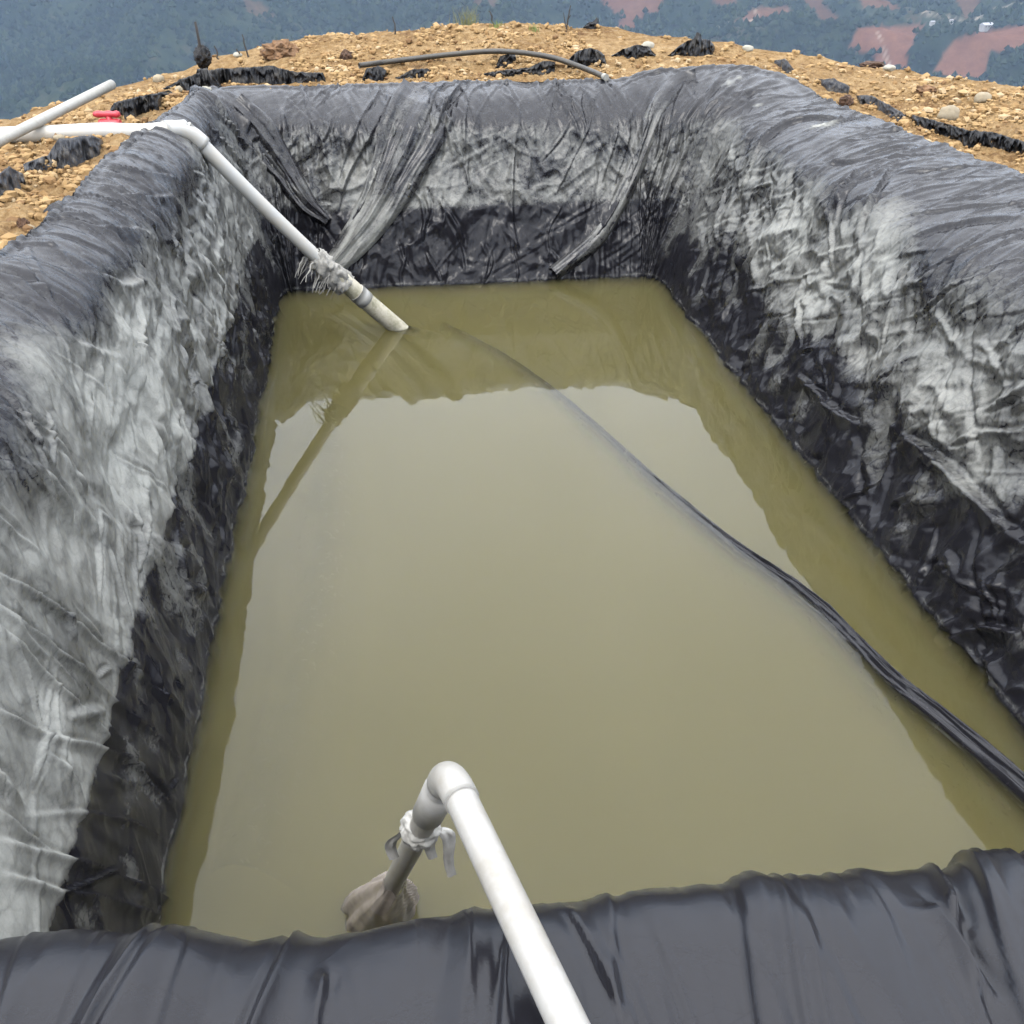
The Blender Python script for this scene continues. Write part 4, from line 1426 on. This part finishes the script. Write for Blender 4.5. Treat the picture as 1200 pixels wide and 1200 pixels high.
# ------------------------------------------------------------------ loose pipe lying across it
G0 = gnd(-24, 187) + UPV * 0.045
ci = int(np.argmin(np.abs(project(runP)[0] - 42)))
Cx = runP[ci] + UPV * (PR * 2.05)
cpx, cpy, _ = project(Cx)
best_e = (9, None)
for d_ in np.linspace(6.0, 12.0, 400):                 # far end somewhere on its line of sight, so that the pipe just clears the other
    r_ = ray(131, 99)
    cand = CAM + r_ * d_
    L3 = np.linspace(G0, cand, 200)
    k_ = int(np.argmin(np.linalg.norm(L3[:, None, :2] - runP[None, :, :2], axis=2).min(1)))
    j_ = int(np.argmin(np.linalg.norm(L3[k_, :2] - runP[:, :2], axis=1)))
    e_ = abs(L3[k_, 2] - runP[j_, 2] - (PR + 0.034))
    if e_ < best_e[0]: best_e = (e_, cand)
Fe = best_e[1]
dl = (Fe - G0) / np.linalg.norm(Fe - G0)
loose = link('loose_pipe', tube_mesh('loose_pipe', np.linspace(G0 - dl * 0.3, Fe, 14), 0.034, 22, wall=0.005), M_PVCO)
tag(loose, 'short weathered open ended pipe lying slanted across the white pipe on the left bank', 'pipe')

# ------------------------------------------------------------------ outlet pipe in the foreground
NPR = 0.0305
zo = 1.585
Eo = at_z(526, 906, zo)
Bo = at_z(663, 1195, zo - 0.012)
do = (Bo - Eo) / np.linalg.norm(Bo - Eo)
Wb = at_z(447, 1062, 0.02)
outlet = empty('outlet_pipe', Bo - UPV * 0.04)
tag(outlet, 'thick white plastic pipe with an elbow reaching over the near rim into the water', 'pipe')
dd_ = (Wb - Eo) / np.linalg.norm(Wb - Eo)
child('rim_run', tube_mesh('rim_run', np.linspace(Eo + do * 0.03, Bo + do * 0.9, 30), NPR, 30), M_PVCN, outlet)
eb = bend(Eo + do, Eo, Eo + dd_, 0.062, 12)
eb = np.vstack((eb[0] + (eb[0] - eb[1]) * 1.2, eb, eb[-1] + (eb[-1] - eb[-2]) * 1.2))
child('elbow', tube_mesh('elbow', eb, NPR * 1.11, 30), M_PVCN, outlet)
Lw = np.linalg.norm(Wb - Eo)
child('drop_run', tube_mesh('drop_run', np.linspace(Eo + dd_ * 0.03, Wb + dd_ * 0.1, 30), NPR * 0.97, 28), M_PVCN, outlet)
child('coupling', tube_mesh('coupling', np.array([Eo + dd_ * a for a in (0.12, 0.125, 0.24, 0.36, 0.365)]), np.array((0.9, 1.16, 1.16, 1.16, 0.9)) * NPR, 28), M_PVCN, outlet)
# rag of white film tied round the drop pipe
dx_, dy_, _ = project(np.array([Eo + dd_ * a for a in np.linspace(0, Lw, 100)]))
ar = np.linspace(0, Lw, 100)[int(np.argmin(np.abs(dy_ - 972)))]
Pr = Eo + dd_ * ar
rb = blob_mesh('film_tie', Pr, (0.044, 0.043, 0.05), 3.1, 0.24, True, 5, 1.1)
child('film_tie', rb, M_TAPE, outlet)
tails = []
for q, (ax, L_) in enumerate(((0.9, 0.16), (0.35, 0.10), (-0.8, 0.10))):
    s0 = Pr + RIGHT * 0.035 * ax
    pts = np.array([s0 + RIGHT * (0.045 * ax * min(1, 1.6 * u_)) - UPV * (L_ * u_ * u_) + RIGHT * 0.01 * math.sin(6 * u_) for u_ in np.linspace(0, 1, 10)])
    child('tie_tail', ribbon_mesh('tie_tail', pts, np.broadcast_to((RIGHT * 0.4 + FWD * 0.3) * 0.05, pts.shape) * np.linspace(1, 0.5, 10)[:, None], np.broadcast_to(-FWD, pts.shape), 6, 0.006, 0.012, q + 2.0), M_TAPE, outlet)
# net bag round the foot of the drop pipe
nb_u, nb_v = 54, 30
uu = np.linspace(0, 2 * math.pi, nb_u, endpoint=False)
vvv = np.linspace(0, 1, nb_v)
prof_r = np.interp(vvv, (0, 0.08, 0.3, 0.6, 0.85, 1), (0.036, 0.045, 0.085, 0.115, 0.12, 0.10))
prof_z = np.interp(vvv, (0, 1), (0.50, -0.16))
ax_p = np.array([Wb - dd_ * (z_ / -dd_[2]) for z_ in prof_z])
ax_p[:, :2] = Wb[:2] * 0.62 + ax_p[:, :2] * 0.38 if False else ax_p[:, :2]
bagV = np.zeros((nb_u, nb_v, 3))
for i, u_ in enumerate(uu):
    wr = 1 + 0.07 * math.sin(5 * u_ + 1) + 0.05 * math.sin(11 * u_) + 0.03 * math.sin(17 * u_)
    rr = prof_r * (1 + (wr - 1) * np.linspace(0.6, 1, nb_v))
    bagV[i, :, 0] = ax_p[:, 0] + rr * math.cos(u_) - 0.015 * vvv
    bagV[i, :, 1] = ax_p[:, 1] + rr * math.sin(u_)
    bagV[i, :, 2] = prof_z + 0.012 * math.sin(5 * u_)
nbp = bagV.reshape(-1, 3)
bagV += (0.008 * (ridged(nbp[:, 0] * 14, nbp[:, 1] * 14, nbp[:, 2] * 3) - 0.5)).reshape(nb_u, nb_v, 1) * np.stack((np.cos(uu), np.sin(uu), 0 * uu), 1)[:, None]
child('net_bag', np_mesh('net_bag', bagV.reshape(-1, 3), grid_faces(nb_u, nb_v, True)), M_BAG, outlet)

# ------------------------------------------------------------------ black hose on the far rim
hp = []
for x, y, dz in ((421, 80, 0.02), (470, 74, 0.025), (530, 68, 0.05), (585, 65, 0.07), (640, 71, 0.07), (680, 83, 0.05)):
    hp.append(gnd(x, y + dz * 90) + UPV * (dz + 0.02))
hp.append(hit(709, 97, bvh_liner) + UPV * 0.05)
hoseP = smooth_line(hp, 0.05)
hose = empty('black_hose', hp[0])
tag(hose, 'dark arched hose lying along the far rim with a pale tip', 'hose')
child('hose_tube', tube_mesh('hose_tube', hoseP, 0.026, 16, wall=0.004), M_HOSE, hose)
child('end_fitting', tube_mesh('end_fitting', np.array([hoseP[-1] + (hoseP[-1] - hoseP[-2]) * k for k in (-0.6, -0.2, 0.4)]), 0.031, 18), M_PVCO, hose)

# ------------------------------------------------------------------ red valve behind the pipe
vb = gnd(130, 149) + UPV * 0.02
valve = empty('red_valve', vb - UPV * 0.05)
tag(valve, 'small red plastic valve behind the white pipe on the left bank', 'valve')
child('valve_body', tube_mesh('valve_body', np.array([vb - RIGHT * 0.07, vb - RIGHT * 0.05, vb + RIGHT * 0.05, vb + RIGHT * 0.07]), np.array((0.03, 0.036, 0.036, 0.03)), 16), M_RED, valve)
child('valve_stem', tube_mesh('valve_stem', np.array([vb, vb + UPV * 0.06]), 0.02, 12), M_RED, valve)
hb_ = vb + UPV * 0.062
child('valve_handle', tube_mesh('valve_handle', np.array([hb_ - RIGHT * 0.10, hb_ - RIGHT * 0.07, hb_ - RIGHT * 0.03 , hb_, hb_ + RIGHT * 0.03, hb_ + RIGHT * 0.055, hb_ + RIGHT * 0.075]), np.array((0.014, 0.024, 0.018, 0.024, 0.018, 0.024, 0.014)), 14), M_RED, valve)

# ------------------------------------------------------------------ film scraps on the banks
G_SC = 'pieces of plastic film lying on the banks'
px_sheet('plastic_strip', [(186, 106), (215, 92), (246, 82), (264, 80), (320, 77), (346, 84), (380, 85), (382, 95), (330, 99), (262, 97), (252, 104), (232, 109), (206, 104)],
         M_SCRAP, 2.3, 'long black film strip around the knotted stake at the far left corner', 'plastic strip', G_SC, 0.05, 0.05)
px_sheet('plastic_scrap', [(128, 131), (136, 120), (170, 112), (200, 106), (210, 112), (190, 118), (189, 128), (166, 133), (151, 142), (140, 136)],
         M_SCRAP, 5.1, 'black crumpled film scrap just behind the red valve', 'plastic scrap', G_SC, 0.05, 0.05)
px_sheet('plastic_scrap', [(30, 192), (60, 181), (76, 162), (114, 158), (121, 165), (117, 181), (100, 190), (80, 197), (46, 200), (30, 207)],
         M_SCRAPG, 7.4, 'grey black film scrap on the soil in front of the white pipe', 'plastic scrap', G_SC, 0.05, 0.05)
px_sheet('plastic_scrap', [(-12, 218), (18, 194), (30, 204), (31, 217), (2, 236), (-12, 240)],
         M_SCRAPG, 8.2, 'folded grey film scrap at the left picture edge on the soil', 'plastic scrap', G_SC, 0.05, 0.05)
px_sheet('plastic_scrap', [(424, 95), (430, 80), (444, 77), (456, 84), (450, 95)], M_SCRAP, 9.0, 'small black film scrap under the left end of the hose', 'plastic scrap', G_SC, 0.05, 0.04)
px_sheet('plastic_scrap', [(463, 92), (485, 80), (506, 81), (500, 91)], M_SCRAP, 10.0, 'black film flap at the rim above the bundled drape', 'plastic scrap', G_SC, 0.05, 0.03)
px_sheet('plastic_scrap', [(560, 88), (588, 82), (620, 79), (636, 71), (651, 73), (650, 85), (634, 88), (615, 86), (590, 91)], M_SCRAP, 11.0, 'long black film scrap below the arched hose', 'plastic scrap', G_SC, 0.06, 0.06)
px_sheet('plastic_scrap', [(580, 79), (586, 66), (602, 61), (606, 69), (592, 80)], M_SCRAP, 12.0, 'small torn black film wrapped over the top of the hose', 'plastic scrap', G_SC, 0.08, 0.05)
px_sheet('film_bundle', [(664, 80), (667, 68), (676, 60), (688, 56), (700, 58), (708, 65), (711, 76), (704, 79), (696, 74), (684, 80)], M_SCRAP, 1.3,
         'black film bundle nearest to the right end of the hose', 'film bundle', G_SC, crump=0.09)
px_sheet('film_bundle', [(716, 66), (728, 58), (745, 52), (760, 55), (769, 65), (755, 67), (742, 70), (728, 66)], M_SCRAP, 2.6,
         'flat black film bundle in front of a pale stone on the far rim', 'film bundle', G_SC, crump=0.07)
px_sheet('film_bundle', [(782, 66), (792, 56), (803, 48), (812, 45), (814, 38), (819, 39), (820, 45), (830, 46), (838, 56), (836, 64), (815, 66), (800, 65)], M_SCRAP, 4.4,
         'largest black film bundle heaped at the far right corner', 'film bundle', G_SC, crump=0.09)
px_sheet('film_bundle', [(683, 33), (688, 27), (696, 24), (699, 20), (702, 22), (700, 30), (699, 34)], M_SCRAP, 5.9,
         'tiny black film bundle on the crest of the far bank', 'film bundle', G_SC, crump=0.05)
px_sheet('plastic_scrap', [(905, 71), (918, 69), (931, 82), (922, 87)], M_SCRAPG, 13.0, 'small grey film scrap on gravel right of the far right corner', 'plastic scrap', G_SC, 0.02, 0.03)
px_sheet('plastic_scrap', [(955, 93), (975, 92), (996, 102), (994, 110), (970, 107)], M_SCRAPG, 14.0, 'pale grey film scrap half buried in the right bank', 'plastic scrap', G_SC, 0.02, 0.03)
px_sheet('plastic_scrap', [(1003, 111), (1020, 112), (1042, 124), (1062, 136), (1052, 143), (1032, 130), (1008, 122)], M_SCRAPG, 15.0, 'grey film strip leading to the black strip on the right bank', 'plastic scrap', G_SC, 0.03, 0.04)
px_sheet('plastic_strip', [(1066, 134), (1086, 139), (1130, 152), (1160, 154), (1212, 171), (1212, 186), (1165, 173), (1150, 171), (1132, 174), (1124, 165), (1082, 153), (1070, 146)],
         M_SCRAP, 16.0, 'long black film strip running to the right picture edge', 'plastic strip', G_SC, 0.06, 0.07)
px_sheet('plastic_scrap', [(1030, 155), (1060, 157), (1082, 165), (1086, 173), (1055, 170)], M_SCRAP, 17.0, 'dark film flap at the soil edge of the right rim', 'plastic scrap', G_SC, 0.03, 0.03)
px_sheet('white_cloth', [(166, 166), (200, 146), (216, 143), (214, 152), (196, 160), (178, 170)], M_TAPE, 18.0, 'flat white scrap of sheet under the pipe by its elbow', 'cloth', None, 0.02, 0.02)

# stake with a knot of film
sb_ = gnd(241, 92)
stake = empty('stake', sb_)
tag(stake, 'dark upright stake with a black film knot at the far left corner', 'stake')
dep = (sb_ - CAM) @ FWD
top = sb_ + UPV * (60 / FPX * dep) - RIGHT * (3 / FPX * dep)
child('stick', tube_mesh('stick', np.linspace(sb_ - UPV * 0.1, top, 8) + rng.normal(0, 0.003, (8, 3)), np.linspace(0.017, 0.012, 8), 9), M_TWIG, stake)
child('film_knot', blob_mesh('film_knot', sb_ + UPV * (23 / FPX * dep), (0.078, 0.078, 0.105), 6.6, 0.34, True, 5, 1.3), M_SCRAP, stake)
px_sheet('film_skirt', [(224, 108), (231, 92), (235, 80), (247, 80), (254, 92), (264, 106), (250, 110), (238, 107)], M_SCRAP, 2.2, None, None, crump=0.07, parent=stake)

# ------------------------------------------------------------------ clods and stones
px_blob('soil_clod', 306, 346, 46, 68, M_CLODB, 1.0, 'brown heap of earth on the far left crest', 'soil clod', 'clods of dark earth', rough=0.4, sharp=False, sub=4, freq=2.2, smooth=False)
px_blob('soil_clod', 398, 414, 58, 70, M_CLOD, 2.0, 'small dark red clod on the far bank above the rim', 'soil clod', 'clods of dark earth', rough=0.45, sharp=False, sub=3, freq=2.5, smooth=False)
px_blob('soil_clod', 1010, 1037, 70, 80, M_CLOD, 3.0, 'dark clod on the crest of the right bank', 'soil clod', 'clods of dark earth', rough=0.45, sharp=False, sub=3, freq=2.5, smooth=False)
px_blob('soil_clod', 983, 1001, 110, 124, M_CLOD, 4.0, 'dark clod beside the grey film strip on the right bank', 'soil clod', 'clods of dark earth', rough=0.45, sharp=False, sub=3, freq=2.5, smooth=False)
px_blob('soil_clod', 20, 34, 254, 268, M_CLOD, 5.0, 'dark clod on the soil near the left liner edge', 'soil clod', 'clods of dark earth', rough=0.45, sharp=False, sub=3, freq=2.5, smooth=False)
px_blob('soil_clod', 1075, 1098, 98, 110, M_CLODB, 6.0, 'brown clod above the pale stone on the right bank', 'soil clod', 'clods of dark earth', rough=0.45, sharp=False, sub=3, freq=2.5, smooth=False)
G_ST = 'larger stones lying on the banks'
for i, (x0, x1, y0, y1, mm, lab) in enumerate([
        (1101, 1127, 121, 141, M_STONE, 'largest pale rounded stone on the right bank'),
        (1143, 1163, 106, 120, M_STONE, 'pale stone second largest up the right bank'),
        (224, 238, 93, 104, M_STONE, 'yellowish stone against the film by the stake'),
        (234, 248, 100, 111, M_GSTONE, 'whitish grey stone at the foot of the stake'),
        (143, 160, 162, 176, M_GSTONE, 'white lump just in front of the white pipe'),
        (62, 76, 156, 166, M_STONE, 'yellow stone under the white pipe on the left'),
        (752, 768, 47, 57, M_GSTONE, 'pale stone behind the flat film bundle'),
        (178, 192, 86, 97, M_STONE, 'tan stone on the left crest beyond the film'),
        (1036, 1050, 74, 82, M_GSTONE, 'pale stone right of the dark crest clod'),
        (870, 884, 52, 60, M_GSTONE, 'pale stone on the crest right of the far corner'),
        (204, 214, 100, 108, M_STONE, 'small tan stone among the film left of the stake'),
        (27, 40, 262, 272, M_STONE, 'small pale stone beside the clod near the left liner edge'),
        (272, 284, 60, 67, M_GSTONE, 'white stone on the crest by the thin twigs')]):
    px_blob('stone', x0, x1, y0, y1, mm, 20.0 + i, lab, 'stone', G_ST, rough=0.22, sharp=False, sub=3, freq=1.2, deep=0.9, smooth=True)

# ------------------------------------------------------------------ twigs and grass
def twig(x0, y0, x1, y1, label, forks=()):
    b = gnd(x0, y0)
    dp = (b - CAM) @ FWD
    tp = b + UPV * ((y0 - y1) / FPX * dp / cp) + RIGHT * ((x1 - x0) / FPX * dp)
    t = empty('twig', b)
    tag(t, label, 'twig', 'bare twigs on the crest')
    P = np.linspace(b - UPV * 0.05, tp, 7); P[1:-1] += rng.normal(0, 0.008, (5, 3))
    child('stem', tube_mesh('stem', P, np.linspace(0.011, 0.006, 7), 7), M_TWIG, t)
    for f, dx, dz in forks:
        s = b + (tp - b) * f
        e_ = s + RIGHT * dx + UPV * dz
        child('side_shoot', tube_mesh('side_shoot', np.linspace(s, e_, 4), np.linspace(0.008, 0.004, 4), 6), M_TWIG, t)


twig(291, 67, 287, 46, 'tallest dark twig on the far left crest')
twig(257, 69, 253, 57, 'short dark twig close to the stake')
twig(284, 66, 279, 59, 'shortest twig leaning by the white crest stone')
twig(464, 40, 461, 24, 'thin bare twig on the far crest left of the grass')
twig(581, 31, 573, 17, 'leaning twig on the crest right of the grass tuft')
twig(662, 36, 668, 13, 'forked twig on the crest left of the tiny bundle', [(0.15, -0.03, 0.15), (0.4, 0.04, 0.06)])


def tuft(x, y, wpx, hpx, n, mat, label):
    b = gnd(x, y)
    dp = (b - CAM) @ FWD
    VV, FF = [], []
    for q in range(n):
        r0 = rng.normal(0, 0.3, 2) * wpx / FPX * dp
        st = b + np.array((r0[0], r0[1], -0.02))
        h_ = hpx / FPX * dp * rng.uniform(0.5, 1.05)
        ln = rng.normal(0, 0.30, 2) * h_
        w_ = rng.uniform(0.002, 0.0045)
        an = rng.uniform(0, 6.28); sx_, sy_ = math.cos(an) * w_, math.sin(an) * w_
        b0 = len(VV)
        for i in range(4):
            t_ = i / 3
            p = st + np.array((ln[0] * t_ * t_, ln[1] * t_ * t_, h_ * t_))
            k = 1 - 0.85 * t_
            VV += [p - np.array((sx_, sy_, 0)) * k, p + np.array((sx_, sy_, 0)) * k]
        for i in range(3):
            FF.append((b0 + 2 * i, b0 + 2 * i + 1, b0 + 2 * i + 3, b0 + 2 * i + 2))
    tag(link('grass_tuft', np_mesh('grass_tuft', np.array(VV), np.array(FF)), mat), label, 'grass tuft', 'grass on the far crest')


tuft(547, 30, 26, 24, 130, M_GRASS, 'tallest dry grass tuft on the far crest')
tuft(584, 32, 12, 11, 50, M_GREEN, 'small green tuft beside the leaning twig')
tuft(626, 35, 9, 9, 50, M_GREEN, 'low green tuft on the crest left of the forked twig')

# ------------------------------------------------------------------ farm buildings across the valley
def house(px, py, wpx, label):
    p = hit(px, py, bvh_hills)
    if p is None: return
    p = p + UPV * 5.0                                  # a levelled pad above the tree tops in front
    dp = (p - CAM) @ FWD
    w = wpx / FPX * dp; d = w * 0.5; h = w * 0.22
    t = empty('farm_building', p - UPV * 5.0)
    tag(t, label, 'building', 'farm buildings across the valley')
    c = math.cos(0.3); s_ = math.sin(0.3)
    def box(x0, x1, y0, y1, z0, z1):
        v = [(x, y, z) for z in (z0, z1) for x, y in ((x0, y0), (x1, y0), (x1, y1), (x0, y1))]
        v = [(p[0] + x * c - y * s_, p[1] + x * s_ + y * c, p[2] + z) for x, y, z in v]
        return np.array(v), np.array([(3, 2, 1, 0), (4, 5, 6, 7), (0, 1, 5, 4), (1, 2, 6, 5), (2, 3, 7, 6), (3, 0, 4, 7)])
    V, F = box(-w / 2, w / 2, -d / 2, d / 2, -6, h)
    child('wall', np_mesh('wall', V, F, False), M_WALL, t)
    rv = [(-w * .53, -d * .56, h), (w * .53, -d * .56, h), (w * .53, d * .56, h), (-w * .53, d * .56, h), (-w * .53, 0, h * 1.7), (w * .53, 0, h * 1.7)]
    rv = [(p[0] + x * c - y * s_, p[1] + x * s_ + y * c, p[2] + z + 0.05) for x, y, z in rv]
    rm = bpy.data.meshes.new('roof')
    rm.from_pydata(rv, [], [(0, 1, 5, 4), (2, 3, 4, 5), (0, 4, 3), (1, 2, 5), (3, 2, 1, 0)])
    child('roof', rm, M_ROOF, t)
    for q in range(3):
        V, F = box(-w * 0.35 + q * w * 0.3, -w * 0.35 + q * w * 0.3 + w * 0.1, -d / 2 - 0.15, -d / 2 - 0.02, h * 0.25, h * 0.75)
        child('window', np_mesh('window', V, F, False), M_HOSE, t)


house(1155, 36, 15, 'largest white farm building by the red field at the upper right')
house(1092, 30, 6, 'small white building left of the large farm building')
house(1114, 28, 5, 'smallest pale building nearest the large farm building')

# ------------------------------------------------------------------ haze
zt = float(max(H3[:, 2].max(), 3.0)) + 15
zb = float(H3[:, 2].min()) - 5
hb = 9300
me = bpy.data.meshes.new('haze')
vv = [(x, y, z) for z in (zb, zt) for x, y in ((-hb, -hb), (hb, -hb), (hb, hb), (-hb, hb))]
me.from_pydata(vv, [], [(3, 2, 1, 0), (4, 5, 6, 7), (0, 1, 5, 4), (1, 2, 6, 5), (2, 3, 7, 6), (3, 0, 4, 7)])
mh = bpy.data.materials.new('haze')
mh.use_nodes = True
nt = mh.node_tree
nt.nodes.clear()
ho = N(nt, 'ShaderNodeOutputMaterial')
pv = N(nt, 'ShaderNodeVolumePrincipled')
pv.inputs['Color'].default_value = (0.54, 0.71, 0.95, 1)
pv.inputs['Density'].default_value = 6.2e-5
nt.links.new(pv.outputs[0], ho.inputs['Volume'])
haze = tag(link('haze', me, mh), 'thin blue haze hanging over the valley', 'haze', kind='stuff')
